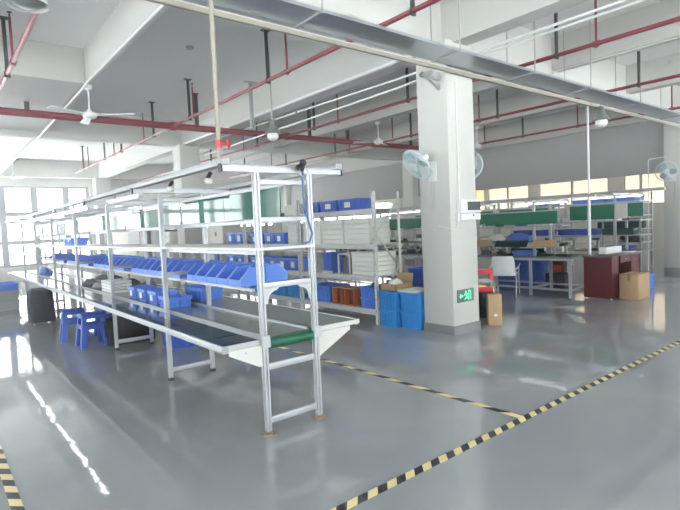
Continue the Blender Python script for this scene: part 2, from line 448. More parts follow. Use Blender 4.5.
# white conduits
def conduit(label, pts, r=.014, clips=(), m='white_plastic'):
    t = thing('conduit', label, 'conduit', pts[0])
    MB().tube(pts, r, 8).build('tube', m, t)
    for p in clips: MB().box(p[0]-.03, p[0]+.03, p[1]-.02, p[1]+.02, p[2]-.02, p[2]+.025).build('clip', 'grey_metal', t)
    return t
conduit('pale conduit under the left ceiling beam, above the near ceiling fan', [(2.22, Y0+.1, 4.13), (2.22, 9.25, 4.13), (2.22, 9.5, 4.10), (2.2, 13.7, 3.98), (2.2, 14.2, 3.98), (2.2, 16, 4.0), (2.2, 22.9, 4.0)], .016)
conduit('upper one of the twin white conduits left and right of the big column head', [(6.32, Y0+.1, 4.0), (6.32, 4.5, 4.0), (6.3, 6.2, 4.0), (6.2, 13.9, 4.085)], .018, [(6.25, 9, 4.03)])
conduit('lower one of the twin white conduits left and right of the big column head', [(6.50, Y0+.1, 4.0), (6.50, 4.5, 4.0), (6.42, 6.2, 3.90), (6.36, 13.9, 3.79)], .018)
conduit('thick pale conduit beside the beam left of the big column head', [(5.745, 5.2, 4.06), (5.745, 13.8, 4.06)], .03)
conduit('white conduit bending down from the beam onto the cable tray at the right', [(8.72, -4, 4.12), (8.72, 4.6, 4.12), (8.70, 4.68, 4.08), (8.55, 4.62, 3.98), (8.4, 4.3, 3.80)], .012)
conduit('white conduit dropping down the front face of the big column to the meter box', [(5.80, 4.495, 1.9), (5.80, 4.495, 3.5)], .012)
conduit('white right-angled conduit left of the far right column', [(14.96, 5.0, 3.0), (14.96, 5.38, 2.98), (14.96, 5.40, 2.95), (14.96, 5.42, .02)], .014)
# air line down to the bench end
t = thing('air_pipe', 'pale vertical air pipe with a red valve dropping to the bench end', 'pipe', (1.72, 3.5, 2.1))
MB().tube([(1.725, 3.99, 3.715), (1.725, 3.6, 3.715), (1.725, 3.52, 3.68), (1.725, 3.5, 3.58), (1.72, 3.5, 2.13)], .017, 10).build('tube', 'tan', t)
v = MB().cyl((1.72, 3.5, 2.21), (1.72, 3.5, 2.27), .022, n=12).cyl((1.72, 3.5, 2.24), (1.76, 3.45, 2.24), .012, n=8).build('valve', 'valve_red', t)
sub(MB().lathe([(.0, 0), (.032, 0), (.036, .006), (.032, .012), (0, .012)], (0, 0, 0), 14, Matrix.Translation((1.765, 3.445, 2.24)) @ Matrix.Rotation(PI/2, 4, Vector((1, 1, 0)).normalized())), 'hand_wheel', 'valve_red', v, t)
t = thing('power_pole', 'white power pole standing on the burgundy desk and reaching up to the cable tray', 'pole', (9.80, 4.57, .82))
MB().box(9.786, 9.814, 4.551, 4.579, .83, 3.70).build('pole', 'white_plastic', t)
MB().box(9.762, 9.845, 4.535, 4.598, .8205, .84).build('base_plate', 'grey_metal', t)

# grey wall-side hanger seen with a wide plate
t = thing('ceiling_bracket', 'light grey bracket with a flat top plate hanging by the ceiling beam', 'bracket', (5.57, 9.69, 4.0))
MB().box(5.43, 5.71, 9.64, 9.74, ZS-.015, ZS).build('plate', 'grey_metal', t)
MB().box(5.54, 5.60, 9.66, 9.72, 3.75, ZS-.015).build('strut', 'grey_metal', t)

# smoke detector
t = thing('smoke_detector', 'small round smoke detector on the ceiling slab', 'detector', (3.6, 8.4, ZS))
MB().lathe([(0, -.05), (.04, -.048), (.06, -.03), (.065, 0), (0, 0)], (3.68, 8.35, ZS), 16).build('housing', 'grey_metal', t)

# pendant lamps (bell shape)
def bell(x, y, z, label, tall=True, top=ZS):
    t = thing('pendant_lamp', label, 'lamp', (x, y, z))
    MB().cyl((x, y, z+.28), (x, y, top), .012, n=8).build('stem', 'grey_metal', t)
    MB().lathe([(0, .30), (.05, .30), (.06, .24), (.075, .17), (.11, .12), (.15, .06), (.15, .05), (.10, .06), (0, .10)], (x, y, z), 20).build('shade', 'lamp_grey', t)
    MB().lathe([(0, -.07), (.05, -.065), (.095, -.03), (.105, .01), (.10, .055), (0, .07)], (x, y, z), 20).build('globe', 'lamp_glass', t)
bell(9.67, 4.26, 3.24, 'grey bell-shaped lamp hanging below the cable tray at the right', top=3.655)
bell(4.95, 7.9, 3.24, 'grey bell-shaped lamp hanging behind the bench top, near the ceiling centre')
def dish(x, y, z, label):
    t = thing('pendant_lamp', label, 'lamp', (x, y, z))
    MB().cyl((x, y, z+.13), (x, y, ZS), .014, n=8).build('stem', 'grey_metal', t)
    MB().lathe([(0, .14), (.045, .13), (.06, .08), (.105, .035), (.125, 0), (.119, 0), (.10, .03), (0, .05)], (x, y, z), 28).build('shade', 'white_metal', t)
    MB().lathe([(0, -.012), (.06, -.008), (.098, .012), (.098, .028), (0, .03)], (x, y, z), 24).build('globe', 'lamp_grey', t)
dish(.587, 3.70, 3.05, 'round lamp at the very top left corner of the view')

# ceiling fans
def ceiling_fan(x, y, zt, zb, label, R=.62, ang=.2):
    t = thing('ceiling_fan', label, 'ceiling fan', (x, y, zb))
    MB().lathe([(0, 0), (.07, 0), (.06, -.06), (.02, -.09), (0, -.09)], (x, y, zt), 16).build('canopy', 'fan_white', t)
    MB().cyl((x, y, zt-.05), (x, y, zb+.08), .014, n=8).build('rod', 'fan_white', t)
    MB().lathe([(0, .10), (.03, .09), (.05, .06), (.11, .04), (.12, 0), (.10, -.04), (.05, -.06), (0, -.06)], (x, y, zb), 20).build('motor', 'fan_white', t)
    for k in range(3):
        a = ang+k*2*PI/3
        mt = Matrix.Translation((x, y, zb+.0)) @ Matrix.Rotation(a, 4, 'Z') @ Matrix.Rotation(math.radians(9), 4, 'X')
        b = MB(); b.prism([(.10, -.03), (.2, -.055), (R, -.075), (R+.02, -.05), (R+.02, .05), (R, .07), (.2, .05), (.10, .03)], 'z', -.004, .006, mt)
        b.build('blade', 'fan_white', t)
ceiling_fan(2.30, 9.45, 4.16, 3.66, 'white ceiling fan at the left in front of the thick red main', R=.72, ang=-.62)
ceiling_fan(9.0, 9.42, 4.16, 3.66, 'white ceiling fan left of the big column near the red main', ang=2.6)
ceiling_fan(11.98, 8.62, 4.16, 3.62, 'white ceiling fan partly hidden on the right side of the big column', ang=.5)
ceiling_fan(2.36, 19.8, 4.16, 3.66, 'white ceiling fan far off in front of the left windows', ang=.9)

# ------------------------------------------------------------------ long assembly bench
def profile_post(mb, x, y, z0, z1, w=.043):
    h = w/2; g = w*.13; d = w*.24
    P = [(-h,-h),(-g,-h),(-g,-h+d),(g,-h+d),(g,-h),(h,-h),(h,-g),(h-d,-g),(h-d,g),(h,g),(h,h),(g,h),(g,h-d),(-g,h-d),(-g,h),(-h,h),(-h,g),(-h+d,g),(-h+d,-g),(-h,-g)]
    mb.prism([(x+a, y+b) for a, b in P], 'z', z0, z1)
YF = [3.42+2.05*i for i in range(7)]
LB, RB = 1.965, 2.455
YE = 16.2
t = thing('assembly_bench', 'long white aluminium conveyor bench with upright posts running down the left', 'workbench', (2.21, 3.42, 0))
for i, y in enumerate(YF):
    for x in (LB, RB):
        mb = MB(); profile_post(mb, x, y, .03, 2.03); p = mb.build('post', 'alu', t)
        f = MB().cyl((x, y, .0), (x, y, .012), .035, n=14).cyl((x, y, .012), (x, y, .03), .014, n=10)
        sub(f, 'foot', 'dark_steel' if i else 'grey_metal', p, t)
    for z in (.11, .53):
        if z > .3 and i > 0: continue
        MB().box(LB+.025, RB-.025, y-.014, y+.014, z-.025, z+.025, .003).build('lower_crossbar', 'alu', t)
    for z in (1.96, 1.67): MB().box(LB+.025, RB-.025, y-.014, y+.014, z-.02, z+.02, .003).build('crossbar', 'alu', t)
    c = MB().box(1.69, 2.79, y-.02, y+.02, 2.03, 2.085, .003).build('top_beam', 'alu', t)
    for xx in (1.675, 2.79):
        sub(MB().box(xx, xx+.015, y-.022, y+.022, 2.028, 2.087), 'end_cap', 'black', c, t)
    if i == 0:
        # arched stiffener under the middle crossbar
        mb = MB().box(LB+.025, RB-.025, y-.014, y+.014, 1.14, 1.185, .003)
        for s, xp in ((1, LB+.025), (-1, RB-.025)):
            arc = [(xp, 1.14), (xp, 1.02)]+[(xp+s*(.02+.09*(1-math.cos(a*PI/10))), 1.02+.1*math.sin(a*PI/10)) for a in range(6)]+[(xp+s*.13, 1.14)]
            mb.prism(arc, 'y', y-.01, y+.01)
        mb.build('arched_crossbar', 'alu', t)
    else: MB().box(LB+.025, RB-.025, y-.014, y+.014, 1.14, 1.18, .003).build('crossbar', 'alu', t)
for x in (LB, RB):
    for (dx, dy) in ((-.03, -.035),):
        MB().box(x-.05, x+.05, YF[0]-.055, YF[0]+.05, 0, .008).lathe([(.0, .02), (.03, .02), (.034, .012), (.034, .008)], (x-.02, YF[0]-.03, 0), 14).build('floor_pad', 'brown', t)
# shelves and rails
s_ = MB().box(LB-.02, RB+.02, YF[0]-.03, YE, 1.435, 1.458, .004); s_.build('shelf_board', 'white_metal', t)
MB().box(LB+.03, LB+.05, YF[0]+.05, YE, 1.40, 1.435).build('shelf_rail', 'alu', t)
MB().box(RB-.05, RB-.03, YF[0]+.05, YE, 1.40, 1.435).build('shelf_rail', 'alu', t)
for z in (1.945, 1.665): MB().box(2.19, 2.225, YF[0]+.02, YE, z-.018, z+.018, .003).build('board_rail', 'alu', t)
for x in (1.715, 2.765):
    mb = MB().box(x-.035, x+.035, YF[0]-.03, YE+.3, 2.075, 2.125, .004)
    mb.build('lighting_rail', 'grey_metal', t)
# hanging glossy boards
yb = YF[0]-.0
for k in range(6):
    a = 3.44+2.05*k; 
    for a0, a1 in ((a+.02, a+1.0), (a+1.01, a+2.02)):
        b = MB().box(2.198, 2.21, a0, a1, 1.69, 1.925).build('hanging_board', 'green_panel', t)
        b['label'] = 'glossy dark green board'
    sub(MB().box(2.19, 2.22, a-.005, a+.015, 1.68, 1.72), 'board_clip', 'dark_steel', b, t)
# bin rail
MB().box(LB+.20, LB+.225, YF[0]+.5, YE-2, 1.06, 1.085).build('bin_rail', 'alu', t)
MB().box(RB+.0, RB+.22, YF[0]+.5, YE-2, 1.075, 1.09).build('bin_tray', 'alu', t)
for y in YF[1:6]: MB().box(LB+.2, RB-.025, y+.03, y+.055, 1.06, 1.085).build('bin_arm', 'alu', t)
# belt between the worktops, its end roller
MB().box(LB+.035, RB-.035, YF[0]+.06, YE, .735, .748).build('conveyor_belt', 'belt', t)
MB().box(LB+.035, RB-.035, YF[0]+.06, YE, .66, .672).build('conveyor_return', 'green_roller', t)
r = MB().cyl((LB+.03, YF[0]+.015, .706), (RB-.03, YF[0]+.015, .706), .04, n=20).build('belt_roller', 'green_roller', t)
sub(MB().cyl((RB-.03, YF[0]+.015, .706), (RB-.005, YF[0]+.015, .706), .03, n=14).cyl((LB+.005, YF[0]+.015, .706), (LB+.03, YF[0]+.015, .706), .03, n=14), 'roller_bearing', 'black', r, t)
for x in (LB+.03, RB-.036): MB().box(x-.003, x+.012, YF[0]+.06, YE, .70, .765).build('belt_guide', 'alu', t)
# side worktops
w = MB().box(1.635, LB-.03, YF[0]+.02, YE, .722, .748).build('worktop', 'worktop', t)
sub(MB().box(1.615, 1.635, YF[0]+.02, YE, .70, .752, .003).box(1.615, LB-.03, YF[0], YF[0]+.02, .715, .752), 'edge_strip', 'alu', w, t)
sub(MB().box(1.66, LB-.05, YF[0]+.35, YF[0]+.85, .7485, .7515), 'rubber_mat', 'mat_green', w, t)
sub(MB().box(1.612, 1.66, YF[0]-.012, YF[0], .70, .745), 'end_cap', 'grey_metal', w, t)
w = MB().box(RB+.03, 2.96, YF[0]+.06, YE, .722, .748).build('worktop', 'worktop_grey', t)
sub(MB().box(2.96, 2.98, YF[0]+.06, YE, .70, .752, .003).box(RB+.03, 2.98, YF[0]+.04, YF[0]+.06, .715, .752), 'edge_strip', 'white_metal', w, t)
for i, y in enumerate(YF):
    b = MB().prism([(1.665, .712), (LB-.025, .712), (LB-.025, .545), (LB-.06, .55), (1.665, .675)], 'y', y-.006, y+.006).build('table_bracket', 'white_metal', t)
    sub(MB().cyl((1.80, y-.01, .675), (1.80, y-.006, .675), .007, n=8), 'bolt', 'grey_metal', b, t)
    MB().prism([(2.86, .712), (RB+.025, .712), (RB+.025, .50), (RB+.05, .50), (2.86, .68)], 'y', y+.034, y+.046).build('table_bracket', 'white_metal', t)
for x in (LB, RB):
    MB().box(x-.035, x+.035, YF[0]-.04, YF[0]-.025, .69, .78).build('corner_joint', 'alu', t)
BENCH = t

# tube lights under the lighting rails
def tube_light(x, y0, label, group=None, lit=True, z=1.985, ztop=2.075, lit_m='tube_on'):
    t = thing('tube_light', label, 'tube light', (x, y0+.6, z), group)
    h = MB().box(x-.022, x+.022, y0, y0+1.2, z+.012, z+.034).build('housing', 'white_metal', t)
    MB().cyl((x, y0+.03, z), (x, y0+1.17, z), .014, n=10).build('tube', lit_m if lit else 'white_plastic', t)
    for y in (y0+.0, y0+1.17): MB().box(x-.018, x+.018, y, y+.03, z-.018, z+.012).build('end_cap', 'grey_metal', t)
    for y in (y0+.28, y0+.92): MB().box(x-.012, x+.012, y-.015, y+.015, z+.034, ztop-.002).build('clip', 'grey_metal', t)
tube_light(1.715, 5.3, 'unlit white tube light under the left bench rail, nearest the camera', lit=False)
for k in range(6): tube_light(1.715, 7.45+1.24*k, 'lit white tube light in the row under the left bench rail toward the windows', 'lit tubes on the left bench rail')
for k in range(6): tube_light(2.765, 6.0+1.75*k, 'lit white tube light in the row under the right-hand bench rail', 'lit tubes on the right bench rail')

def socket(x, y, z, label):
    t = thing('power_socket', label, 'socket', (x, y, z))
    MB().box(x-.026, x+.026, y-.026, y+.026, z-.05, z-.005, .010).build('body', 'cabinet', t)
    MB().cyl((x-.01, y, z-.01), (x+.02, y, z+.04), .016, n=8).build('plug', 'black', t)
socket(1.72, 4.5, 2.02, 'white socket with a black plug under the bench rail, second from its near end')
socket(1.74, 3.75, 2.02, 'white socket with a black plug under the bench rail, nearest its near end')
# air hose on the end frame
t = thing('air_hose', 'blue air hose dangling from a dark coupling on the bench end frame', 'hose', (2.38, 3.345, 1.4))
MB().tube([(2.36, 3.355, 2.08), (2.355, 3.352, 1.98), (2.35, 3.35, 1.85), (2.37, 3.35, 1.72), (2.40, 3.352, 1.62), (2.425, 3.355, 1.55), (2.42, 3.39, 1.48), (2.38, 3.39, 1.47)], .009, 8).build('hose', 'hose', t)
MB().cyl((2.34, 3.352, 2.05), (2.37, 3.352, 2.13), .025, n=10).cyl((2.30, 3.345, 2.07), (2.38, 3.345, 2.11), .018, n=8).build('coupling', 'black', t)
MB().tube([(2.36+.04*math.cos(a), 3.34, 2.04+.04*math.sin(a)) for a in [i*2*PI/14 for i in range(14)]], .005, 6).build('hook', 'grey_metal', t)

# ------------------------------------------------------------------ containers
def tote(w, d, h, ribs=True, wall=.012, taper=.93, rim=.018):
    """open tapered box, w along y, d along x, base centred on the origin"""
    mb = MB(); b = mb.bm
    def ring(k, z, inset=0.):
        X, Y = d/2*k-inset, w/2*k-inset
        return [b.verts.new(p) for p in ((-X, -Y, z), (X, -Y, z), (X, Y, z), (-X, Y, z))]
    R = [ring(taper, 0), ring(.985, h-.035), ring(1.0+rim/w, h-.035), ring(1.0+rim/w, h), ring(1.0, h, wall), ring(taper, wall*1.5, wall)]
    b.faces.new(R[0][::-1])
    for A, B in zip(R, R[1:]):
        for i in range(4): b.faces.new([A[i], A[(i+1) % 4], B[(i+1) % 4], B[i]])
    b.faces.new(R[-1])
    if ribs:
        for s in (-1, 1):
            for k in range(5):
                y = (-.4+.2*k)*w*.9
                mb.prism([(s*(d/2*taper-.004), .01), (s*(d/2*taper+.010), .01), (s*(d/2+.006), h-.035), (s*(d/2-.004), h-.035)], 'y', y-.009, y+.009)
            for k in range(4):
                x = (-.375+.25*k)*d*.9
                mb.prism([(s*(w/2*taper-.004), .01), (s*(w/2*taper+.010), .01), (s*(w/2+.006), h-.035), (s*(w/2-.004), h-.035)], 'x', x-.009, x+.009)
    return mb
def make_tote(name, label, cat, m, w, d, h, loc, group=None, rz=0., card=False, ribs=True):
    t = thing(name, label, cat, loc, group, rz, world=False)
    tote(w, d, h, ribs).build('shell', m, t)
    if card:
        MB().box(-d/2-.016, -d/2-.011, -w*.2, w*.12, h*.25, h*.72).build('label_card', 'white_plastic', t)
    g = MB().box(-d/2-.014, -d/2-.002, -w*.18, w*.18, h-.075, h-.045); g.build('handle', m, t)
    return t
def place(proto, spots, labels=None, group=None):
    """first spot moves the prototype itself, the rest are copies"""
    for i, s in enumerate(spots):
        loc, rz = s[:3], (s[3] if len(s) > 3 else 0.)
        lab = labels[i] if isinstance(labels, (list, tuple)) else labels
        if i == 0:
            proto.location = loc; proto.rotation_euler[2] = rz
            if lab: proto['label'] = lab
            if group: proto['group'] = group
        else: copy_tree(proto, loc, rz, lab, group)

# picking bins
def make_bin(label, group):
    t = thing('picking_bin', label, 'bin', (0, 0, 0), group, 0., world=False)
    w, d = .238, .25; wl = .005
    side = [(-.125, .0), (.125, .0), (.125, .165), (-.02, .165), (-.125, .06)]
    mb = MB()
    mb.prism(side, 'y', -w/2, -w/2+wl); mb.prism(side, 'y', w/2-wl, w/2)
    mb.box(-.125, .125, -w/2+wl, w/2-wl, 0, .006); mb.box(.119, .125, -w/2+wl, w/2-wl, .006, .165); mb.box(-.125, -.119, -w/2+wl, w/2-wl, .006, .06)
    mb.box(-.02, .125, -w/2-.002, -w/2+.012, .158, .168); mb.box(-.02, .125, w/2-.012, w/2+.002, .158, .168)
    mb.build('shell', 'blue', t)
    for ya in (-w/2-.0, w/2-.014): MB().prism([(-.02, .165), (-.128, .058), (-.128, .07), (-.022, .176)], 'y', ya, ya+.014).build('rim', 'blue_rim', t)
    return t
p = make_bin('blue picking bin facing the walkway on the middle rail of the long bench', 'picking bins on the near side of the bench')
sp = []
for k in range(5):
    y0 = YF[0]+.58 if k == 0 else YF[k]+.16
    n = 5 if k == 0 else 7
    if k == 0: y0 = 4.2
    for j in range(n): 
        yy = y0+.245*j
        if abs(yy-YF[min(k+1, 6)]) > .16: sp.append((2.27, yy, 1.092))
place(p, sp)
p = make_bin('blue picking bin facing the far side of the bench behind the front row', 'picking bins on the far side of the bench')
place(p, [(2.612, 4.35+.245*j, 1.092, PI) for j in range(26)])

# things lying on the worktops
p = make_tote('storage_bin', '', 'bin', 'blue', .28, .26, .15, (0, 0, 0), card=True)
place(p, [(2.23, 6.32, .7485), (2.23, 6.72, .7485), (2.23, 7.12, .7485)], ['blue bin with a white card on the conveyor belt, nearest of the row of three', 'blue bin with a white card on the conveyor belt, middle of the row of three', 'blue bin with a white card on the conveyor belt, farthest of the row of three'])
p = make_tote('storage_bin', 'blue bin heaped beside the second post on the bench belt', 'bin', 'blue', .34, .26, .12, (2.21, 5.86, .7485))
t = thing('tray_stack', '', 'trays', (2.2, 8.4, .75)); t.location = (2.22, 8.35, .7485); t['label'] = 'stack of pale grey trays lying on the bench behind the third post'
for k in range(4):
    MB().box(2.07, 2.37, 8.0, 8.55, .7485+.045*k, .7485+.045*k+.034, .006).build('tray', 'white_plastic', t)
def heap(name, label, cat, m, x, y, z, rx, ry, h, seed=1):
    rnd = random.Random(seed); mb = MB(); n = 14; prof = []
    b = mb.bm; rings = []
    for j, (q, zz) in enumerate(((1., 0), (1.02, .25), (.86, .6), (.55, .88), (.2, 1.0))):
        rings.append([b.verts.new((rx*q*math.cos(2*PI*i/n)*rnd.uniform(.82, 1.15), ry*q*math.sin(2*PI*i/n)*rnd.uniform(.82, 1.15), h*zz*(rnd.uniform(.85, 1.12) if zz else 1))) for i in range(n)])
    for A, B in zip(rings, rings[1:]):
        for i in range(n): b.faces.new([A[i], A[(i+1) % n], B[(i+1) % n], B[i]])
    b.faces.new(rings[0][::-1]); b.faces.new(rings[-1])
    o = mb.build(name, m); o.location = (x, y, z); tag(o, label, cat)
    return o
heap('cable_bundle', 'dark bundle of cables lying on the bench between the far posts', 'cables', 'cabinet_dark', 2.23, 9.9, .749, .13, .3, .1, 3)
heap('plastic_bag', 'pale blue plastic bags heaped far down the bench', 'bag', 'blue_bag', 2.21, 14.4, .752, .17, .55, .16, 5)
heap('cable_bundle', 'pale tangle of wire harnesses lying on the bench by the fourth post', 'cables', 'grey_metal', 2.2, 9.1, .749, .14, .22, .1, 8)
p = make_tote('storage_bin', '', 'bin', 'blue', .34, .28, .14, (0, 0, 0))
place(p, [(2.21, 10.6, 1.46), (2.21, 11.0, 1.46)], ['small blue bin on the upper bench shelf far along, nearer of two', 'small blue bin on the upper bench shelf far along, farther of two'])

# plastic stools under the bench
def make_stool(label, cat, loc):
    t = thing('plastic_stool', label, cat, loc, world=False)
    MB().box(-.15, .15, -.15, .15, .45, .48, .012).box(-.155, .155, -.155, .155, .415, .452, .008).build('seat', 'blue_dark', t)
    for sx in (-1, 1):
        for sy in (-1, 1):
            P0 = [(sx*.20, sy*.20), (sx*.12, sy*.20), (sx*.12, sy*.17), (sx*.17, sy*.17), (sx*.17, sy*.12), (sx*.20, sy*.12)]
            mb = MB(); b = mb.bm
            A = [b.verts.new((x, y, 0)) for x, y in P0]; B = [b.verts.new((x*.74, y*.74, .43)) for x, y in P0]
            b.faces.new(A); b.faces.new(B)
            for i in range(6): b.faces.new([A[i], A[(i+1) % 6], B[(i+1) % 6], B[i]])
            mb.build('leg', 'blue_dark', t)
    mb = MB()
    for s in (-1, 1):
        mb.box(-.135, .135, s*.155-.008, s*.155+.008, .26, .33); mb.box(s*.155-.008, s*.155+.008, -.135, .135, .26, .33)
    mb.build('stretcher', 'blue_dark', t)
    return t
p = make_stool('blue plastic stool under the bench, the nearer one facing the walkway', 'stool', (1.80, 8.15, 0))
copy_tree(p, (2.20, 8.75, 0), .1, 'blue plastic stool deepest under the bench, by the black crate')
copy_tree(p, (1.70, 8.85, 0), -.1, 'blue plastic stool right behind the nearest one at the bench edge')
# dark bins under the bench
p = make_tote('floor_crate', 'black crate on the floor under the bench behind its third leg frame', 'crate', 'black', .7, .42, .36, (2.28, 8.02, 0), rz=PI/2)
p = make_tote('floor_crate', 'blue crate on the floor under the bench between its second and third leg frames', 'crate', 'blue_dark', .5, .36, .3, (2.72, 7.1, 0))
# chair draped with dark cloth
t = thing('covered_chair', 'chair covered by dark grey cloth at the walkway side of the bench', 'chair', (1.60, 11.1, 0))
mb = MB(); b = mb.bm; n = 20; rings = []  # draped form
for z, sx, sy in ((.05, .205, .25), (.25, .205, .25), (.45, .2, .25), (.60, .18, .24), (.66, .14, .2), (.675, .06, .1)):
    rings.append([b.verts.new((1.60+sx*(1+.06*math.sin(5*a+z*4))*max(-1, min(1, 1.3*math.cos(a))), 11.1+sy*(1+.06*math.cos(4*a))*max(-1, min(1, 1.3*math.sin(a))), z)) for a in [2*PI*i/n for i in range(n)]])
for A, B in zip(rings, rings[1:]):
    for i in range(n): b.faces.new([A[i], A[(i+1) % n], B[(i+1) % n], B[i]])
b.faces.new(rings[0][::-1]); b.faces.new(rings[-1])
mb.build('cloth', 'charcoal', t)
for sx in (-1, 1):
    for sy in (-1, 1): MB().cyl((1.60+sx*.16, 11.1+sy*.2, 0), (1.60+sx*.15, 11.1+sy*.18, .2), .012, n=8).build('leg', 'grey_metal', t)
# crate stack at far left
p = make_tote('floor_crate', '', 'crate', 'grey_metal', .9, .62, .22, (0, 0, 0), ribs=False)
place(p, [(1.26, 14.25, 0), (1.26, 14.25, .225)], ['grey crate on the floor at the far left edge, bottom of its stack', 'grey crate at the far left edge, middle of its stack'])
make_tote('floor_crate', 'blue crate at the far left edge, top of its stack', 'crate', 'blue', .9, .62, .16, (1.26, 14.25, .45), ribs=False)
heap('plastic_bag', 'white plastic bag heaped on the crates at the far left edge', 'bag', 'foam', 1.12, 15.35, .0, .36, .42, 1.0, 11)

# ------------------------------------------------------------------ storage racks
XR0, XR1 = 5.47, 6.05
LEV = [.235, .765, 1.285, 1.85]
def rack(y0, y1, label, end=False):
    t = thing('storage_rack', label, 'rack', (5.76, (y0+y1)/2, 0))
    for x in (XR0, XR1):
        for y in (y0, y1):
            mb = MB(); s = 1 if x == XR0 else -1; q = 1 if y == y0 else -1
            mb.prism([(x, y), (x+s*.05, y), (x+s*.05, y+q*.006), (x+s*.006, y+q*.006), (x+s*.006, y+q*.05), (x, y+q*.05)], 'z', 0, 2.12)
            p = mb.build('post', 'rack', t)
            f = MB()
            for k in range(10): f.box(x-s*.001, x+s*.0005, y+q*.018, y+q*.032, .2+.19*k, .23+.19*k)
            sub(f, 'slots', 'cabinet_dark', p, t)
    for z in LEV:
        mb = MB().box(XR0+.01, XR1-.01, y0+.01, y1-.01, z-.012, z)
        sh = mb.build('shelf', 'rack', t)
        sub(MB().box(XR0-.004, XR0+.03, y0+.052, y1-.052, z-.085, z-.002, .004).box(XR1-.03, XR1+.004, y0+.052, y1-.052, z-.085, z-.002, .004), 'beam', 'rack', sh, t)
    for yy in (y0+.02, y1-.02):
        zz = [.35, .9, 1.45, 1.95]; xs = [XR0+.05, XR1-.05]
        for k in range(3):
            a, b = (xs[0], xs[1]) if k % 2 == 0 else (xs[1], xs[0])
            MB().cyl((a, yy, zz[k]), (b, yy, zz[k+1]), .012, n=8).build('brace', 'rack', t)
    return t
RK = [(5.90, 7.98), (8.02, 10.10), (10.14, 12.22)]
rack(*RK[0], 'pale grey steel storage rack nearest the big column, full of blue and white boxes')
rack(*RK[1], 'pale grey steel storage rack, middle one of the row, seen through the bench frames')
rack(*RK[2], 'pale grey steel storage rack, farthest one of the row beside the white column')

# blue totes on the top shelf of the nearest rack
p = make_tote('storage_tote', '', 'tote', 'blue_dark', .47, .36, .19, (0, 0, 0), card=True)
place(p, [(5.70, 6.60, 1.851), (5.70, 7.13, 1.851), (5.70, 7.66, 1.851)], ['dark blue tote on the top rack shelf, nearest to the big column', 'dark blue tote on the top rack shelf, middle of the three', 'dark blue tote on the top rack shelf, farthest from the big column'])
# white foam trays: stacks
def foam_stack(x0, x1, y0, y1, z, n, h, where):
    for k in range(n):
        t = thing('foam_tray', '', 'foam tray', ((x0+x1)/2, (y0+y1)/2, z+h*k))
        nm = {0: 'bottom', n-1: 'top'}.get(k, ('second', 'third', 'fourth', 'fifth')[k-1]+' from bottom')
        t['label'] = 'white foam tray %s, %s' % (where, nm)
        j = .004*((k*7) % 3-1)
        MB().box(x0+j, x1+j, y0+j, y1+j, z+h*k+.001, z+h*k+h*.80, .006).build('tray', 'foam', t)
        MB().box(x0-.007+j, x1+.007+j, y0-.007+j, y1+.007+j, z+h*k+h*.80, z+h*(k+1)-.003, .003).build('lid', 'foam', t)
foam_stack(5.50, 5.96, 6.05, 6.68, 1.286, 5, .085, 'under the blue totes, stack nearest rack end')
foam_stack(5.50, 5.96, 6.72, 7.32, 1.286, 5, .085, 'under the blue totes, middle stack')
foam_stack(5.50, 5.96, 7.36, 7.90, 1.286, 5, .085, 'under the blue totes, stack farthest from rack end')
foam_stack(5.50, 6.00, 5.97, 6.52,   .766, 5, .078, 'on second shelf beside the rack end')
p = make_tote('storage_tote', 'deep blue tall bin on the second shelf of the nearest rack', 'tote', 'blue_dark', .24, .34, .36, (5.70, 7.24, .766), ribs=False)
t = thing('wire_frame_stand', 'grey metal frame stand on the second rack shelf beside the white trays', 'stand', (5.7, 6.8, .766))
for x in (5.54, 5.86):
    for y in (6.62, 6.92): MB().box(x-.012, x+.012, y-.012, y+.012, .766, 1.10).build('leg', 'white_metal', t)
MB().box(5.53, 5.87, 6.61, 6.93, 1.10, 1.12).build('top', 'white_metal', t)
MB().box(5.6, 5.8, 6.66, 6.88, .767, 1.05).build('inner_box', 'cabinet_dark', t)
t = thing('parcel', 'small clear plastic parcel in front of the deep blue bin on the rack', 'parcel', (5.52, 7.2, .766))
MB().box(5.475, 5.515, 7.05, 7.35, .767, .81, .012).build('wrap', 'foam', t)
# bottom shelf
p = make_tote('storage_tote', '', 'tote', 'blue', .34, .40, .175, (0, 0, 0))
place(p, [(5.70, 6.17, .236), (5.70, 6.17, .412)], ['blue tote on the bottom rack shelf by the end post, lower of two', 'blue tote on the bottom rack shelf by the end post, upper of two'])
t = thing('reel_box', '', 'reels', (5.6, 6.7, .236)); t['label'] = 'open brown box of maroon coil reels on the bottom rack shelf, right of two'
def reel_box(x, y, label):
    t = thing('reel_box', label, 'reels', (x, y, .236))
    MB().box(x-.13, x+.13, y-.12, y-.105, .237, .52).box(x-.13, x+.13, y+.105, y+.12, .237, .52).box(x-.13, x+.13, y-.105, y+.105, .237, .25).build('frame', 'orange_brown', t)
    MB().box(x-.14, x+.14, y-.13, y+.13, .52, .535).build('lid', 'card', t)
    for k in (-1, 1):
        MB().cyl((x-.02, y+k*.048, .25), (x-.02, y+k*.048, .51), .045, n=14).build('coil', 'maroon', t)
bpy.data.objects.remove(t)
ROOTS.remove(ROOTS[-1]) if False else None
reel_box(5.62, 6.62, 'open brown box of maroon coils on the bottom rack shelf, nearer of two')
reel_box(5.62, 6.95, 'open brown box of maroon coils on the bottom rack shelf, farther of two')
p = make_tote('storage_tote', '', 'tote', 'blue', .72, .46, .29, (0, 0, 0))
place(p, [(5.74, 7.52, .236)], ['wide blue tote on the bottom rack shelf left of the maroon coils'])
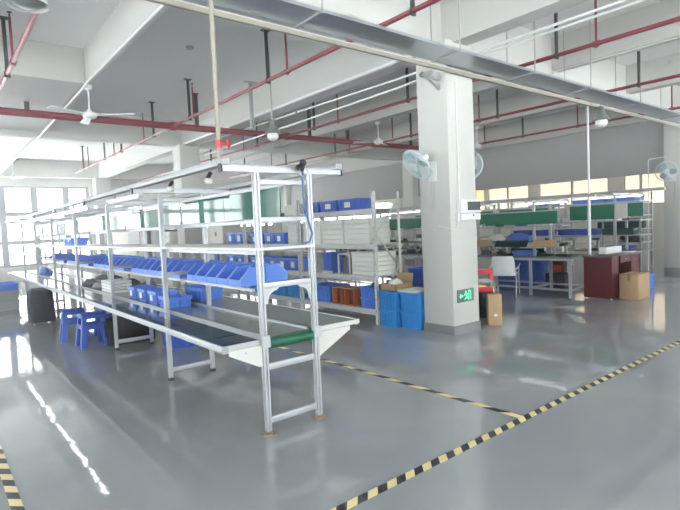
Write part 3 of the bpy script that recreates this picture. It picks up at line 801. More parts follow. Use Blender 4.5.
# middle and far rack contents
p = make_tote('storage_tote', '', 'tote', 'blue', .36, .40, .24, (0, 0, 0), card=True)
lab = 'blue tote on the second shelf of the middle storage rack'
place(p, [(5.70, 8.3, .766), (5.70, 8.68, .766), (5.70, 9.06, .766), (5.70, 9.44, .766), (5.70, 9.82, .766)], lab, 'totes on the second shelf of the middle rack')
p = make_tote('storage_tote', '', 'tote', 'blue', .36, .40, .22, (0, 0, 0), card=True)
place(p, [(5.70, 8.75, 1.286), (5.70, 9.15, 1.286), (5.70, 9.75, 1.286)], ['blue tote with a white card on the third shelf of the middle rack, nearest', 'blue tote with a white card on the third shelf of the middle rack, centre', 'blue tote with a white card on the third shelf of the middle rack, farthest'])
p = make_tote('storage_tote', '', 'tote', 'blue_bright', .44, .42, .3, (0, 0, 0))
place(p, [(5.70, 8.3, .236), (5.70, 8.78, .236), (5.70, 9.26, .236), (5.70, 9.74, .236)], 'bright blue tote on the bottom shelf of the middle storage rack', 'totes on the bottom shelf of the middle rack')
p = make_tote('storage_tote', '', 'tote', 'blue', .36, .40, .26, (0, 0, 0), card=True)
place(p, [(5.70, 10.45, .766), (5.70, 10.85, .766), (5.70, 11.25, .766)], ['blue tote on the second shelf of the farthest rack, nearest of three', 'blue tote on the second shelf of the farthest rack, middle of three', 'blue tote on the second shelf of the farthest rack, farthest of three'])
t = thing('tall_bin', 'tall blue bin at the far end of the farthest rack, second shelf', 'bin', (5.7, 11.8, .766))
MB().box(5.52, 5.88, 11.6, 11.95, .767, 1.2, .01).build('body', 'blue_dark', t); MB().box(5.51, 5.89, 11.59, 11.96, 1.2, 1.22).build('rim', 'blue_dark', t)
p = make_tote('storage_tote', '', 'tote', 'blue', .38, .40, .26, (0, 0, 0), card=True)
place(p, [(5.70, 10.45, 1.286), (5.70, 10.87, 1.286)], ['blue tote on the third shelf of the farthest rack, nearer of two', 'blue tote on the third shelf of the farthest rack, farther of two'])
t = thing('control_box', 'pale grey control box with a dark latch on the third shelf of the farthest rack', 'control box', (5.7, 11.5, 1.286))
MB().box(5.52, 6.0, 11.25, 12.1, 1.287, 1.75, .01).build('case', 'cabinet', t)
MB().box(5.505, 5.513, 11.62, 11.70, 1.48, 1.58).build('latch', 'cabinet_dark', t); MB().box(5.512, 5.52, 11.27, 12.08, 1.30, 1.74).build('door', 'cabinet', t)
p = make_tote('storage_tote', '', 'tote', 'blue', .46, .42, .3, (0, 0, 0))
place(p, [(5.70, 10.5, .236), (5.70, 11.05, .236), (5.70, 11.6, .236)], 'blue tote on the bottom shelf of the farthest storage rack', 'totes on the bottom shelf of the farthest rack')
def carton(x0, x1, y0, y1, z, h, label, m='card', flaps=False):
    t = thing('carton', label, 'box', ((x0+x1)/2, (y0+y1)/2, z))
    MB().box(x0, x1, y0, y1, z+.001, z+h, .004).build('body', m, t)
    MB().box(x0-.001, x1+.001, (y0+y1)/2-.025, (y0+y1)/2+.025, z+h*.75, z+h+.002).build('packing_tape', 'card_dark' if m == 'card' else 'card', t)
    return t
foam_stack(5.55, 5.95, 8.12, 8.50, 1.286, 5, .08, 'on the middle rack')
carton(5.55, 5.9, 11.46, 11.585, .767, .30, 'small cream carton on the second shelf of the farthest rack')
carton(5.55, 5.95, 8.2, 9.2, 1.851, .20, 'long flat carton on the top shelf of the middle rack', 'foam')

# bright blue crates beside the rack end
p = make_tote('stacking_crate', '', 'crate', 'blue_bright', .36, .42, .275, (0, 0, 0))
XC = 5.76
place(p, [(XC-.08, 5.675, 0, 0), (XC-.08, 5.675, .277, 0), (XC-.02, 5.275, 0, 0), (XC-.02, 5.275, .277, 0)],
      ['bright blue crate on the floor by the rack end, bottom of the left stack', 'bright blue crate by the rack end, top of the left stack', 'bright blue crate on the floor against the big column, bottom of the right stack', 'bright blue crate against the big column, top of the right stack'])
t = thing('foam_board', 'white foam board lying on the right stack of bright blue crates', 'board', (5.74, 5.33, .553))
MB().box(5.53, 5.95, 5.15, 5.50, .553, .585, .004).build('board', 'foam', t)
t = thing('open_carton', 'open brown carton with raised flaps on the left stack of bright blue crates', 'box', (5.72, 5.7, .553))
mb = MB(); x0, x1, y0, y1 = 5.52, 5.90, 5.53, 5.86
for q in ((x0, x0+.006, y0, y1), (x1-.006, x1, y0, y1), (x0, x1, y0, y0+.006), (x0, x1, y1-.006, y1)): mb.box(*q, .553, .66)
mb.box(x0, x1, y0, y1, .553, .559); mb.build('body', 'card', t)
MB().prism([(x1-.006, .66), (x1, .66), (x1+.03, .80), (x1+.024, .80)], 'y', y0, y1).build('flap', 'card', t)
heap('plastic_bag', 'white plastic wrap stuffed in the open brown carton', 'bag', 'foam', 5.70, 5.70, .56, .14, .12, .17, 21)
make_tote('storage_tote', 'deep blue tote standing behind the bright blue crates beside the big column', 'tote', 'blue_dark', .45, .4, .5, (6.75, 6.0, .3), ribs=False)
t = thing('low_table', 'low grey table behind the crates carrying a deep blue tote', 'table', (6.8, 6.2, 0))
MB().box(6.5, 7.0, 5.7, 6.9, .27, .299).build('top', 'grey_metal', t)
for x in (6.53, 6.97):
    for y in (5.73, 6.87): MB().box(x-.02, x+.02, y-.02, y+.02, 0, .27).build('leg', 'grey_metal', t)
carton(6.55, 6.9, 6.3, 6.8, .3, .26, 'brown carton behind the crates, beside the deep blue tote')

# ------------------------------------------------------------------ on the big column
def wall_fan(c, fwd, mount, label, m='fan_teal', R=.235):
    """c: cage centre, fwd: direction it blows, mount: point on the column face"""
    t = thing('wall_fan', label, 'wall fan', mount)
    c, fwd, mt_ = Vector(c), Vector(fwd).normalized(), Vector(mount)
    q = fwd.to_track_quat('Z', 'Y').to_matrix().to_4x4(); T = Matrix.Translation(c) @ q
    g = MB()
    def ring(r, z, rr): 
        pts = [T @ Vector((r*math.cos(a), r*math.sin(a), z)) for a in [2*PI*i/36 for i in range(37)]]
        g.tube(pts, rr, 6)
    ring(R, 0, .009); ring(R*.97, .035, .004); ring(R*.97, -.035, .004); ring(R*.6, .05, .003); ring(R*.6, -.055, .003); ring(R*.25, .06, .004)
    for i in range(36):
        a = 2*PI*i/36; ca, sa = math.cos(a), math.sin(a)
        for s in (1, -1): g.tube([T @ Vector((R*k*ca, R*k*sa, s*zz)) for k, zz in ((1, 0), (.97, .035), (.6, .052), (.22, .06))], .0022, 4)
    g.build('guard', 'wire', t)
    MB().lathe([(0, .07), (.05, .07), (.055, .06), (0, .06)], (0, 0, 0), 20, T).build('badge', 'wire', t)
    for k in range(3):
        b = MB(); a = k*2*PI/3
        b.prism([(.03, -.02), (.08, -.07), (.17, -.09), (.205, -.03), (.205, .05), (.15, .07), (.08, .05), (.03, .02)], 'z', -.003, .003, T @ Matrix.Rotation(a, 4, 'Z') @ Matrix.Rotation(.4, 4, 'X'))
        b.build('blade', m, t)
    MB().lathe([(0, -.09), (.05, -.09), (.06, -.13), (.055, -.20), (.03, -.225), (0, -.225)], (0, 0, 0), 18, T).build('motor', 'fan_white', t)
    mo = T @ Vector((0, 0, -.17))
    arm = MB().tube([mo, mo.lerp(mt_, .5)+Vector((0, 0, -.06)), mt_], .03, 10); arm.build('arm', 'fan_white', t)
    return t
f = wall_fan((5.38, 4.88, 2.40), (-.747, .171, -.611), (5.60, 4.80, 2.33), 'white wall fan on the left face of the big column')
MB().box(5.585, 5.619, 4.72, 4.86, 2.16, 2.44, .012).build('mounting_plate', 'fan_white', f)
MB().tube([(5.607, 4.78, 2.16), (5.609, 4.775, 1.75)], .003, 5).build('pull_cord', 'grey_metal', f)
MB().tube([(5.607, 4.82, 2.16), (5.609, 4.815, 1.75)], .003, 5).build('pull_cord', 'grey_metal', f)
f = wall_fan((6.48, 4.86, 2.44), (.75, .60, -.15), (6.215, 4.82, 2.32), 'wall fan on the far side of the big column, half hidden behind it')
MB().box(6.207, 6.235, 4.75, 4.89, 2.2, 2.42, .01).build('mounting_plate', 'fan_white', f)
f = wall_fan((14.68, 4.88, 2.60), (-.93, -.32, -.15), (14.98, 4.84, 2.45), 'blue-grey wall fan on the far right column', 'fan_blue', .25)
MB().box(14.96, 14.999, 4.77, 4.91, 2.35, 2.57, .01).build('mounting_plate', 'fan_white', f)
MB().tube([(14.985, 4.8, 2.36), (14.985, 4.8, 1.9)], .006, 5).build('pull_cord', 'grey_metal', f)

t = thing('meter_box', 'white meter box with a dark screen on the front face of the big column', 'meter box', (5.95, 4.5, 1.6))
MB().box(5.76, 6.21, 4.43, 4.509, 1.70, 1.885, .008).build('case', 'white_plastic', t)
MB().box(5.90, 6.19, 4.424, 4.431, 1.735, 1.855).build('screen', 'screen', t)
MB().box(5.76, 6.21, 4.44, 4.509, 1.60, 1.69, .006).build('lower_case', 'white_plastic', t)
MB().cyl((6.04, 4.44, 1.665), (6.04, 4.432, 1.665), .012, n=10).build('button', 'dark_steel', t)
MB().box(5.72, 5.757, 4.46, 4.509, 1.59, 1.70).build('plug_box', 'white_plastic', t)
MB().tube([(5.74, 4.48, 1.59), (5.735, 4.485, 1.53), (5.69, 4.495, 1.49), (5.64, 4.50, 1.48), (5.612, 4.50, 1.48), (5.612, 4.55, 1.50), (5.612, 4.72, 1.53)], .006, 6).build('cable', 'white_plastic', t)
t = thing('exit_sign', 'green emergency exit sign with an arrow low on the big column', 'sign', (5.88, 4.5, .53))
MB().box(5.70, 6.06, 4.485, 4.509, .445, .625, .004).build('housing', 'sign_grey', t)
MB().box(5.715, 5.985, 4.482, 4.486, .46, .61).build('face', 'sign_green', t)
a = MB()
a.prism([(5.725, .535), (5.755, .575), (5.755, .548), (5.80, .548), (5.80, .522), (5.755, .522), (5.755, .495)], 'y', 4.478, 4.482)
a.build('arrow', 'sign_lit', t)
r_ = MB(); Yq = (4.478, 4.482)
r_.lathe([(0, 0), (.013, 0), (.013, .004), (0, .004)], (0, 0, 0), 12, Matrix.Translation((5.865, 4.482, .588)) @ Matrix.Rotation(PI/2, 4, 'X'))
r_.prism([(5.855, .572), (5.88, .572), (5.90, .525), (5.876, .52)], 'y', *Yq)
r_.prism([(5.85, .57), (5.858, .56), (5.838, .535), (5.822, .545)], 'y', *Yq); r_.prism([(5.88, .57), (5.888, .556), (5.915, .545), (5.912, .56)], 'y', *Yq)
r_.prism([(5.876, .525), (5.892, .522), (5.87, .49), (5.835, .478), (5.83, .49), (5.855, .50)], 'y', *Yq)
r_.prism([(5.888, .528), (5.902, .522), (5.922, .48), (5.907, .474)], 'y', *Yq)
r_.build('running_figure', 'sign_lit', t)
d_ = MB().box(5.925, 5.938, *Yq, .47, .60).box(5.968, 5.978, *Yq, .47, .60).box(5.925, 5.978, *Yq, .59, .602)
d_.build('doorway', 'sign_lit', t)

# ------------------------------------------------------------------ right-hand side, behind the column
carton_t = thing('carton', 'tall narrow brown carton standing on the floor right of the big column', 'box', (6.575, 4.51, 0), rz=.0)
bm_ = MB().box(-.10, .10, -.07, .07, .001, .47, .004, Matrix.Translation((6.575, 4.51, 0)) @ Matrix.Rotation(-.75, 4, 'Z')); bm_.build('body', 'card', carton_t)
MB().box(-.02, .03, -.0735, -.0705, .14, .18, 0, Matrix.Translation((6.575, 4.51, 0)) @ Matrix.Rotation(-.75, 4, 'Z')).build('sticker', 'white_plastic', carton_t)
t = thing('waste_bin', 'black bagged bin with a red square frame on top, right of the big column', 'bin', (7.05, 5.0, 0))
mb = MB(); mb.lathe([(0, .0), (.13, .0), (.16, .2), (.17, .40), (.16, .42), (0, .40)], (7.02, 5.02, 0), 18); mb.build('bag', 'black_bag', t)
mt = Matrix.Translation((6.99, 5.0, .60)) @ Matrix.Rotation(-.6, 4, 'Z')
fr = MB()
for q in ((-.17, .17, .11, .19), (-.17, .17, -.19, -.11), (-.17, -.08, -.11, .11)): fr.box(q[0], q[1], -.02, .02, q[2], q[3], .008, mt)
fr.box(.11, .17, -.02, .02, .02, .11, .006, mt)
fr.build('red_frame', 'red', t)
MB().box(-.08, .16, .0, .02, -.03, .03, .0, mt).build('grey_clip', 'grey_metal', t)

# white chair (seen from behind)
cx, cy = 9.1, 6.0
t = thing('office_chair', 'white plastic chair with slim metal legs pulled up at the right-hand bench', 'chair', (cx, cy, 0))
u = Vector((.42, -.91, 0)).normalized()     # to the chair's own right, seen from behind
f_ = Vector((.91, .42, 0)).normalized()     # facing the bench
def C(a, b, z): return Vector((cx, cy, 0))+u*a+f_*b+Vector((0, 0, z))
mb = MB(); b = mb.bm; rows = []
for z, hw, off in ((.44, .235, .0), (.55, .235, -.01), (.7, .228, -.03), (.80, .21, -.05), (.83, .19, -.055)):
    rows.append([[b.verts.new(C(a*hw, off-.04*(1-a*a)+e, z)) for a in (-1, -.6, -.2, .2, .6, 1)] for e in (0, .014)])
for A, B in zip(rows, rows[1:]):
    for s in (0, 1):
        for i in range(5): b.faces.new([A[s][i], A[s][i+1], B[s][i+1], B[s][i]])
    for i in (0, 5): b.faces.new([A[0][i], A[1][i], B[1][i], B[0][i]])
for i in range(5):
    b.faces.new([rows[0][0][i], rows[0][0][i+1], rows[0][1][i+1], rows[0][1][i]]); b.faces.new([rows[-1][0][i], rows[-1][0][i+1], rows[-1][1][i+1], rows[-1][1][i]])
mb.build('backrest', 'white_plastic', t)
mb = MB(); b = mb.bm; A = [b.verts.new(C(*p)) for p in ((-.23, .03, .42), (.23, .03, .42), (.22, .44, .44), (-.22, .44, .44))]; B = [b.verts.new(C(*p)) for p in ((-.23, .03, .45), (.23, .03, .45), (.22, .44, .47), (-.22, .44, .47))]
b.faces.new(A); b.faces.new(B)
for i in range(4): b.faces.new([A[i], A[(i+1) % 4], B[(i+1) % 4], B[i]])
mb.build('seat', 'white_plastic', t)
for s in (-1, 1):
    MB().tube([C(s*.25, -.06, 0), C(s*.245, .02, .42), C(s*.24, -.02, .6)], .012, 8).build('leg', 'white_metal', t)
    MB().tube([C(s*.25, .46, 0), C(s*.245, .42, .40), C(s*.26, .40, .62)], .012, 8).build('leg', 'white_metal', t)
    MB().tube([C(s*.25, -.03, .56), C(s*.28, .1, .60), C(s*.28, .4, .65)], .014, 8).build('armrest', 'white_metal', t)

# right-hand bench with aluminium frame
YL = [4.78, 5.6, 6.95, 8.6, 10.3, 12.0, 13.6]
XA, XB = 9.45, 10.25
t = thing('work_line', 'grey aluminium work line with green boards behind the white chair', 'workbench', (9.85, 4.78, 0))
for i, y in enumerate(YL):
    for x in (XA, XB):
        top = .76 if (x == XA) else 1.90
        mb = MB(); profile_post(mb, x, y, .02, top, .05); p = mb.build('post', 'alu', t)
        sub(MB().cyl((x, y, 0), (x, y, .02), .025, n=10), 'foot', 'dark_steel', p, t)
    if i in (1, 2, 3, 4, 5, 6): 
        mb = MB(); profile_post(mb, 9.62, y, .806, 1.90, .045); mb.build('upright', 'alu', t)
    MB().box(XA+.025, XB-.025, y-.015, y+.015, .15, .19).build('crossbar', 'alu', t)
    MB().box(9.55, XB+.05, y-.015, y+.015, 1.90, 1.935).build('top_beam', 'alu', t)
for x in (XA, XB): 
    MB().box(x-.015, x+.015, YL[0]+.025, YL[-1]-.025, .15, .19).build('stretcher', 'alu', t)
MB().box(XA-.03, XB+.03, YL[0]-.04, YL[-1]+.04, .775, .805).build('worktop', 'worktop_grey', t)
MB().box(XA-.032, XA+.03, YL[0]-.04, YL[-1]+.04, .735, .775).build('apron', 'alu', t)
MB().box(9.50, 10.0, 5.0, YL[-1], 1.085, 1.11).build('shelf', 'worktop_grey', t)
MB().box(9.6, 9.9, 5.0, YL[-1], 1.40, 1.42).build('upper_shelf', 'alu', t)
for (a, b_) in ((5.08, 6.74), (7.0, 8.55), (8.65, 10.25), (10.35, 11.95), (12.05, 13.5)):
    g = MB().box(9.575, 9.59, a, b_, 1.455, 1.70).build('hanging_board', 'green_board', t); g['label'] = 'green board'
MB().box(9.57, 9.60, 4.9, YL[-1], 1.70, 1.725).build('board_rail', 'alu', t)
MB().box(9.66, 9.74, 4.4, YL[-1]+.2, 1.935, 1.98).build('lighting_rail', 'grey_metal', t)
for k in range(5): tube_light(9.70, 4.9+1.9*k, 'lit white tube light over the work line behind the white chair', 'lit tubes over the right work line', True, 1.865, 1.935, 'tube_dim')
# items on the line
t = thing('blue_parts_bag', 'translucent blue bag of parts lying on the shelf below the green board', 'bag', (9.72, 5.85, 1.112)); bpy.data.objects.remove(t)
heap('plastic_bag', 'translucent blue bags of parts on the shelf right under the green board', 'bag', 'blue_bag', 9.80, 6.05, 1.112, .13, .34, .16, 31)
heap('plastic_bag', 'white bag lying on the shelf under the green board beside the blue bags', 'bag', 'foam', 9.80, 6.62, 1.112, .13, .2, .15, 32)
def panel(x0, x1, y0, y1, z0, z1, name, label, cat, m, extra=None, em='black'):
    t = thing(name, label, cat, ((x0+x1)/2, (y0+y1)/2, z0))
    MB().box(x0, x1, y0, y1, z0, z1, .006).build('body', m, t)
    if extra:
        for (nm, q, mm) in extra: MB().box(*q).build(nm, mm, t)
    return t
def fixture(x, y, z, label, m='black', s=1.):
    t = thing('test_fixture', label, 'fixture', (x, y, z))
    MB().box(x-.1*s, x+.1*s, y-.12*s, y+.12*s, z+.001, z+.035, .004).build('base', m, t)
    MB().box(x+.04*s, x+.08*s, y-.03*s, y+.03*s, z+.035, z+.24*s).build('pillar', 'grey_metal', t)
    MB().box(x-.08*s, x+.08*s, y-.05*s, y+.05*s, z+.2*s, z+.25*s, .004).build('head', m, t)
    MB().cyl((x-.04*s, y, z+.09*s), (x-.04*s, y, z+.2*s), .018*s, n=10).build('plunger', 'white_plastic', t)
for i, (x, y) in enumerate(((9.75, 5.05), (9.8, 5.45), (9.75, 6.3), (9.8, 7.3), (9.8, 8.3))):
    fixture(x, y, .806, 'black press fixture on the work line bench, %s from its near end' % ('first', 'second', 'third', 'fourth', 'fifth')[i])
make_tote('storage_tote', 'blue tray of parts on the work line bench above the white chair', 'tote', 'blue', .4, .3, .1, (9.72, 5.88, .806))
t = thing('tray', 'dark green tray on the work line bench behind the blue tray', 'tray', (10.0, 5.9, .806)); MB().box(9.95, 10.15, 5.55, 6.35, .807, .93, .006).build('body', 'mat_green', t)
# boxes below the work line
p = make_tote('floor_crate', '', 'crate', 'blue_dark', .52, .36, .31, (0, 0, 0))
place(p, [(10.62, 6.78, 0), (10.62, 6.78, .312), (10.62, 6.2, 0), (10.62, 6.2, .312)], ['dark blue crate behind the white chair, bottom of the left stack', 'dark blue crate behind the white chair, top of the left stack', 'dark blue crate beside the white chair, bottom of the right stack', 'dark blue crate beside the white chair, top of the right stack'])
panel(10.46, 10.74, 5.42, 5.84, 0, .37, 'bag', 'black bag under the work line left of the burgundy desk', 'bag', 'black', [('flap', (10.445, 10.46, 5.46, 5.80, .17, .35), 'charcoal'), ('handle', (10.58, 10.62, 5.57, 5.69, .37, .374), 'charcoal')])
t = thing('backpack', 'red backpack hung above the black bag left of the burgundy desk', 'bag', (10.6, 5.61, .375))
MB().box(10.5, 10.70, 5.46, 5.76, .375, .70, .04).build('body', 'burgundy', t); MB().box(10.46, 10.5, 5.50, 5.70, .40, .54, .012).build('pocket', 'red', t); MB().tube([(10.55, 5.52, .68), (10.55, 5.56, .74), (10.55, 5.64, .74), (10.55, 5.68, .68)], .01, 6).build('strap', 'black', t)

# burgundy desk
t = thing('desk', 'burgundy office desk with a dark grey top right of the work line', 'desk', (10.4, 4.4, 0))
DX0, DX1, DY0, DY1 = 9.78, 11.05, 4.16, 4.70
MB().box(DX0-.02, DX1+.02, DY0-.02, DY1+.0, .79, .82, .004).build('top', 'desk_top', t)
MB().box(DX0, DX0+.03, DY0, DY1-.02, .02, .79).build('side_panel', 'burgundy', t)
MB().box(DX1-.03, DX1, DY0, DY1-.02, .02, .79).build('side_panel', 'burgundy', t)
MB().box(DX0+.03, DX1-.03, DY1-.05, DY1-.03, .10, .79).build('back_panel', 'burgundy', t)
d = MB().box(DX0+.40, DX1-.40, DY0+.01, DY0+.03, .66, .79).build('drawer', 'burgundy', t)
sub(MB().box(10.36, 10.46, DY0-.004, DY0+.01, .715, .73), 'handle', 'grey_metal', d, t)
d = MB().box(DX1-.4, DX1-.03, DY0+.005, DY1-.06, .03, .785).build('pedestal', 'burgundy', t)
sub(MB().cyl((10.85, DY0+.005, .68), (10.85, DY0-.008, .68), .012, n=10), 'knob', 'grey_metal', d, t)
d = MB().box(DX0+.03, DX0+.30, DY0+.005, DY1-.06, .03, .785).build('pedestal', 'burgundy', t)
for x in (DX0+.02, DX1-.02):
    for y in (DY0+.03, DY1-.05): MB().cyl((x, y, 0), (x, y, .02), .018, n=10).build('foot', 'white_plastic', t)
panel(10.15, 10.85, 4.42, 4.56, .821, .93, 'long_box', 'long white box lying on the burgundy desk', 'box', 'foam', [('lid', (10.145, 10.855, 4.415, 4.565, .93, .945), 'foam')])
panel(10.7, 10.95, 4.18, 4.36, .821, .835, 'paper_stack', 'small stack of white paper at the right end of the burgundy desk', 'paper', 'white_plastic')
c = carton(9.97, 10.48, 3.78, 4.11, 0, .47, 'brown cardboard box on the floor in front of the burgundy desk')

# second work line farther right
YL2 = [4.9, 6.3, 7.8, 9.3, 10.8, 12.3]
t = thing('work_line', 'farther aluminium work line with green boards and shelves beyond the burgundy desk', 'workbench', (12.0, 4.9, 0))
for i, y in enumerate(YL2):
    for x in (11.7, 12.3):
        mb = MB(); profile_post(mb, x, y, .0, 2.0, .05); mb.build('post', 'alu', t)
    MB().box(11.6, 12.4, y-.015, y+.015, 2.0, 2.04).build('top_beam', 'alu', t)
for z, m in ((.76, 'worktop_grey'), (1.10, 'alu'), (1.42, 'alu'), (1.83, 'alu')): MB().box(11.72, 12.36, YL2[0]-.5, YL2[-1]+.05, z, z+.025).build('shelf', m, t)
for (a, b_) in ((4.9, 5.88), (6.35, 7.75), (7.85, 9.25), (9.4, 10.7)):
    g = MB().box(11.66, 11.675, a, b_, 1.48, 1.80).build('hanging_board', 'green_board', t); g['label'] = 'green board'
g = MB().box(11.66, 11.675, 4.32, 4.62, 1.52, 1.80).build('hanging_board', 'green_board', t); g['label'] = 'green board'
MB().box(11.66, 11.69, 4.2, YL2[-1], 1.80, 1.825).build('board_rail', 'alu', t)
MB().box(11.66, 11.668, 4.64, 4.86, 1.48, 1.80).build('end_sheet', 'cabinet', t)
MB().box(11.9, 12.0, 4.0, YL2[-1], 2.04, 2.10).build('lighting_rail', 'grey_metal', t)
for k in range(4): tube_light(11.95, 4.4+1.9*k, 'lit white tube light over the farther work line beyond the desk', 'lit tubes over the farther work line', True, 1.96, 2.04, 'tube_dim')
t = thing('parts_case', 'dark green case on the farther work line above the white long box', 'case', (11.9, 4.9, 1.125))
MB().box(11.75, 12.05, 4.55, 5.2, .95+.176, .95+.30, .006).build('body', 'mat_green', t); MB().box(11.74, 12.06, 4.54, 5.21, 1.25, 1.27).build('lid', 'mat_green', t)
p = make_tote('storage_tote', '', 'tote', 'blue', .36, .34, .083, (0, 0, 0))
place(p, [(12.05, 4.75, 1.858), (12.05, 5.3, 1.858), (12.05, 5.75, 1.858), (12.05, 6.6, 1.858)], 'blue tray on the top shelf of the farther work line', 'trays on the top shelf of the farther line')
p = make_tote('storage_tote', '', 'tote', 'blue_dark', .4, .34, .14, (0, 0, 0))
place(p, [(12.05, 5.6, 1.126), (12.05, 6.1, 1.126), (12.05, 6.7, 1.126), (12.05, 7.3, 1.126)], 'dark blue bin on the middle shelf of the farther work line', 'bins on the middle shelf of the farther line')
for i, (y, m) in enumerate(((5.45, 'black'), (6.0, 'grey_metal'), (6.6, 'black'))):
    fixture(12.0, y, .786, '%s fixture on the lower bench of the farther work line, %s' % ('black' if m == 'black' else 'grey', ('nearest', 'second', 'third')[i]), m, 1.1)
p = make_tote('storage_tote', '', 'tote', 'white_plastic', .2, .2, .1, (0, 0, 0), ribs=False)
place(p, [(11.85, 4.95+.27*k, 1.446) for k in range(9)], 'small white tray on the shelf under the green boards of the farther line', 'small white trays under the farther green boards')
rnd = random.Random(5)
def small_things(n, xs, y0, y1, z, label, group, mats):
    protos = []
    for k, m in enumerate(mats):
        t = thing('jig', label, 'jig', (0, 0, 0), group, 0, world=False)
        w_, h_ = (.16, .20, .12)[k % 3], (.10, .17, .07)[k % 3]
        MB().box(-.07, .07, -w_/2, w_/2, .0, h_*.45, .004).build('base', m, t)
        MB().box(-.03, .05, -w_*.3, w_*.3, h_*.45, h_, .004).build('head', mats[(k+1) % len(mats)], t)
        MB().cyl((-.05, w_*.3, h_*.45), (-.05, w_*.3, h_*.9), .008, n=8).build('pin', 'white_metal', t)
        protos.append(t)
    for i in range(n):
        p = protos[i % len(protos)]; y = y0+(y1-y0)*(i+.5)/n
        loc = (xs+rnd.uniform(-.05, .05), y, z); rz = rnd.uniform(-.2, .2)
        if i < len(protos): p.location = loc; p.rotation_euler[2] = rz
        else: copy_tree(p, loc, rz)
small_things(16, 10.08, 6.5, 12.8, .8065, 'small dark jig at the back of the white-chair work line bench', 'jigs at the back of the work line', ['black', 'cabinet_dark', 'grey_metal'])
small_things(14, 9.85, 7.0, 13.2, 1.111, 'small jig on the middle shelf of the white-chair work line', 'jigs on the work line shelf', ['black', 'white_plastic', 'cabinet_dark'])
small_things(14, 9.80, 5.15, 12.8, 1.421, 'small part holder on the top shelf behind the green boards of the work line', 'part holders behind the green boards', ['white_plastic', 'blue_bag', 'black'])
small_things(12, 12.0, 7.3, 12.0, .786, 'small jig on the lower bench of the farther work line', 'jigs on the farther bench', ['black', 'grey_metal', 'card'])
small_things(10, 12.1, 4.6, 9.0, 1.446, 'small jig on the third shelf of the farther work line', 'jigs on the farther third shelf', ['black', 'cabinet', 'mat_green'])
def sloped_board(y0, y1, m, label):
    t = thing('sloped_board', label, 'board', (9.62, (y0+y1)/2, 1.06))
    MB().prism([(9.40, 1.00), (9.49, 1.115), (9.49, 1.13), (9.395, 1.012)], 'y', y0, y1).build('board', m, t)
    for y in (y0+.04, y1-.06): MB().prism([(9.41, 1.0), (9.495, 1.0), (9.495, 1.085), (9.47, 1.085)], 'y', y, y+.02).build('bracket', 'grey_metal', t)
sloped_board(5.05, 5.55, 'card', 'beige sloped board on the front edge of the work line shelf, nearest the desk')
sloped_board(5.65, 6.4, 'mat_green', 'dark green sloped board on the work line shelf under the blue bags')
sloped_board(6.5, 6.9, 'card', 'beige sloped board on the work line shelf beside the big column')
# third line with shelves at the right edge
t = thing('shelf_unit', 'aluminium shelf unit in the far right corner left of the end column', 'shelf', (15.4, 6.2, 0))
for x in (15.2, 16.0):
    for y in (5.7, 6.7, 8.0): MB().box(x-.02, x+.02, y-.02, y+.02, 0, 2.2).build('post', 'alu', t)
for z in (.75, 1.12, 1.5, 1.86, 2.16): MB().box(15.2, 16.0, 5.7, 8.0, z, z+.025).build('shelf', 'alu', t)
p = make_tote('storage_tote', '', 'tote', 'blue', .7, .5, .2, (0, 0, 0))
place(p, [(15.55, 6.15, 1.887), (15.55, 6.15, 1.527)], ['blue tote in the far right shelf unit, upper shelf', 'blue tote in the far right shelf unit, one shelf below the top'])
t = thing('parts_case', 'dark green case in the far right shelf unit below the blue totes', 'case', (15.5, 6.2, 1.146))
MB().box(15.3, 15.8, 5.78, 6.9, 1.147, 1.42, .01).build('body', 'mat_green', t); MB().box(15.29, 15.81, 5.77, 6.91, 1.42, 1.44).build('lid', 'green_roller', t)
p = make_tote('floor_crate', '', 'crate', 'blue_dark', .62, .42, .36, (0, 0, 0))
place(p, [(14.7, 6.0, 0), (14.7, 6.0, .362)], ['large blue crate on the floor left of the far right column, lower of two', 'large blue crate left of the far right column, upper of two'])
make_tote('floor_crate', 'small blue crate on the floor right of the cardboard box', 'crate', 'blue', .34, .3, .3, (11.7, 4.35, 0))
heap('bag', 'black bag on the far right shelf unit above the blue crates', 'bag', 'black_bag', 15.45, 6.05, .776, .2, .3, .3, 51)

# tall machines behind the racks at far left
def machine(x0, x1, y0, y1, h, label, dark=None, m='cabinet'):
    t = thing('machine_cabinet', label, 'machine', ((x0+x1)/2, (y0+y1)/2, 0))
    MB().box(x0, x1, y0, y1, .06, h, .01).build('body', m, t); MB().box(x0+.03, x1-.03, y0+.03, y1-.03, 0, .06).build('plinth', 'cabinet_dark', t)
    if dark:
        MB().box(x0-.012, x0, *dark).build('screen', 'screen', t)
    MB().box(x0-.02, x0, y0+.05, y0+.07, h*.5, h*.5+.14).build('handle', 'grey_metal', t)
    return t
machine(5.5, 6.2, 16.9, 20.6, 2.0, 'large pale machine cabinet with a dark screen seen between the bench posts', (17.35, 18.6, 1.30, 1.70), 'machine_grey')
machine(5.6, 6.2, 15.85, 16.6, 1.7, 'dark grey machine beside the pale cabinet behind the bench', None, 'cabinet_dark')
t = thing('drawer_cabinet', 'white small-parts drawer cabinet left of the far white column', 'drawer cabinet', (5.8, 15.2, 0))
MB().box(5.52, 6.0, 14.75, 15.6, .0, 1.65, .006).build('case', 'white_metal', t)
for r_i in range(8):
    for c_i in range(4):
        d = MB().box(5.50, 5.52, 14.78+.2*c_i, 14.95+.2*c_i, .18+.18*r_i, .31+.18*r_i).build('drawer', 'cabinet', t)
        sub(MB().box(5.49, 5.50, 14.83+.2*c_i, 14.90+.2*c_i, .22+.18*r_i, .24+.18*r_i), 'handle', 'cabinet_dark', d, t)
t = thing('side_table', 'white side table with press machines in the aisle behind the bench', 'table', (4.25, 11.2, 0))
MB().box(3.95, 4.55, 8.6, 13.8, .74, .77, .004).build('top', 'cabinet', t)
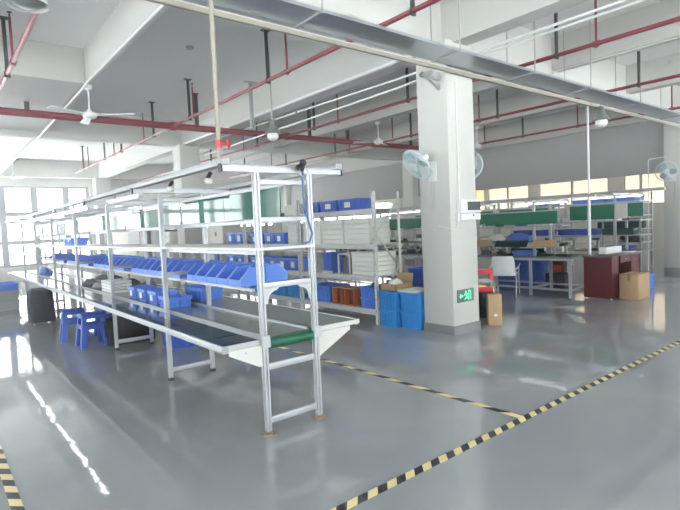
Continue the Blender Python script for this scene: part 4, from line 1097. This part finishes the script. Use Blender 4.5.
for x in (4.0, 4.5):
    for y in (8.68, 11.2, 13.72): MB().box(x-.02, x+.02, y-.02, y+.02, 0, .74).build('leg', 'grey_metal', t)
for i, (y, m) in enumerate(((8.95, 'card_dark'), (9.8, 'black'), (10.9, 'cabinet_dark'), (12.1, 'black'), (13.3, 'card_dark'))):
    fixture(4.22, y, .77, '%s press machine on the aisle side table, %s from the near end' % ('brown' if m == 'card_dark' else 'dark', ('first', 'second', 'third', 'fourth', 'fifth')[i]), m, 2.2)
# far worktop clutter behind the bench
for i, (y, m, z) in enumerate(((8.3, 'cabinet_dark', .2), (9.2, 'charcoal', .18), (10.2, 'black', .2), (11.1, 'cabinet_dark', .15))):
    heap('cable_bundle', 'grey bundle of wire on the far worktop behind the bins, %s from the near end' % ('first', 'second', 'third', 'fourth')[i], 'cables', m, 2.72, y, .749, .13, .17, z*.5, 60+i)
make_tote('storage_bin', 'blue bin on the far worktop of the bench behind the second post', 'bin', 'blue', .5, .3, .16, (2.72, 6.2, .7485))

# ------------------------------------------------------------------ added volume imitating the veil of lens glare
hm = bpy.data.materials.new('lens_veil'); hm.use_nodes = True; nt = hm.node_tree; nt.nodes.clear()
ho = nt.nodes.new('ShaderNodeOutputMaterial'); vs = nt.nodes.new('ShaderNodeVolumeScatter')
vs.inputs['Density'].default_value = .014; vs.inputs['Anisotropy'].default_value = .7
nt.links.new(vs.outputs[0], ho.inputs['Volume'])
h = MB().box(X0-.6, X1+.6, Y0-.6, Y1+.6, -.5, ZS+.5).build('lens_veil', hm)
tag(h, 'thin added volume imitating lens glare toward the windows', 'lens_veil', None, 'stuff')

# ------------------------------------------------------------------ light
w = bpy.data.worlds.new('sky'); scene.world = w; w.use_nodes = True
bg = w.node_tree.nodes['Background']; bg.inputs[0].default_value = (.985, .99, 1.0, 1); 
nt = w.node_tree; tc = nt.nodes.new('ShaderNodeTexCoord'); sp = nt.nodes.new('ShaderNodeSeparateXYZ'); mr = nt.nodes.new('ShaderNodeMapRange')
nt.links.new(tc.outputs['Generated'], sp.inputs[0]); nt.links.new(sp.outputs[2], mr.inputs[0])
mr.inputs[1].default_value = -.12; mr.inputs[2].default_value = .05; mr.inputs[3].default_value = 13.5; mr.inputs[4].default_value = 5.2
nt.links.new(mr.outputs[0], bg.inputs[1])

scene.view_settings.view_transform = 'Standard'; scene.view_settings.look = 'None'
scene.view_settings.gamma = 1; scene.view_settings.use_curve_mapping = False
scene.view_settings.exposure = 0.62
scene.cycles.use_denoising = True
scene.cycles.max_bounces = 12; scene.cycles.diffuse_bounces = 8; scene.cycles.transparent_max_bounces = 16
for o in list(scene.objects):
    if '_w' in o.keys(): del o['_w']
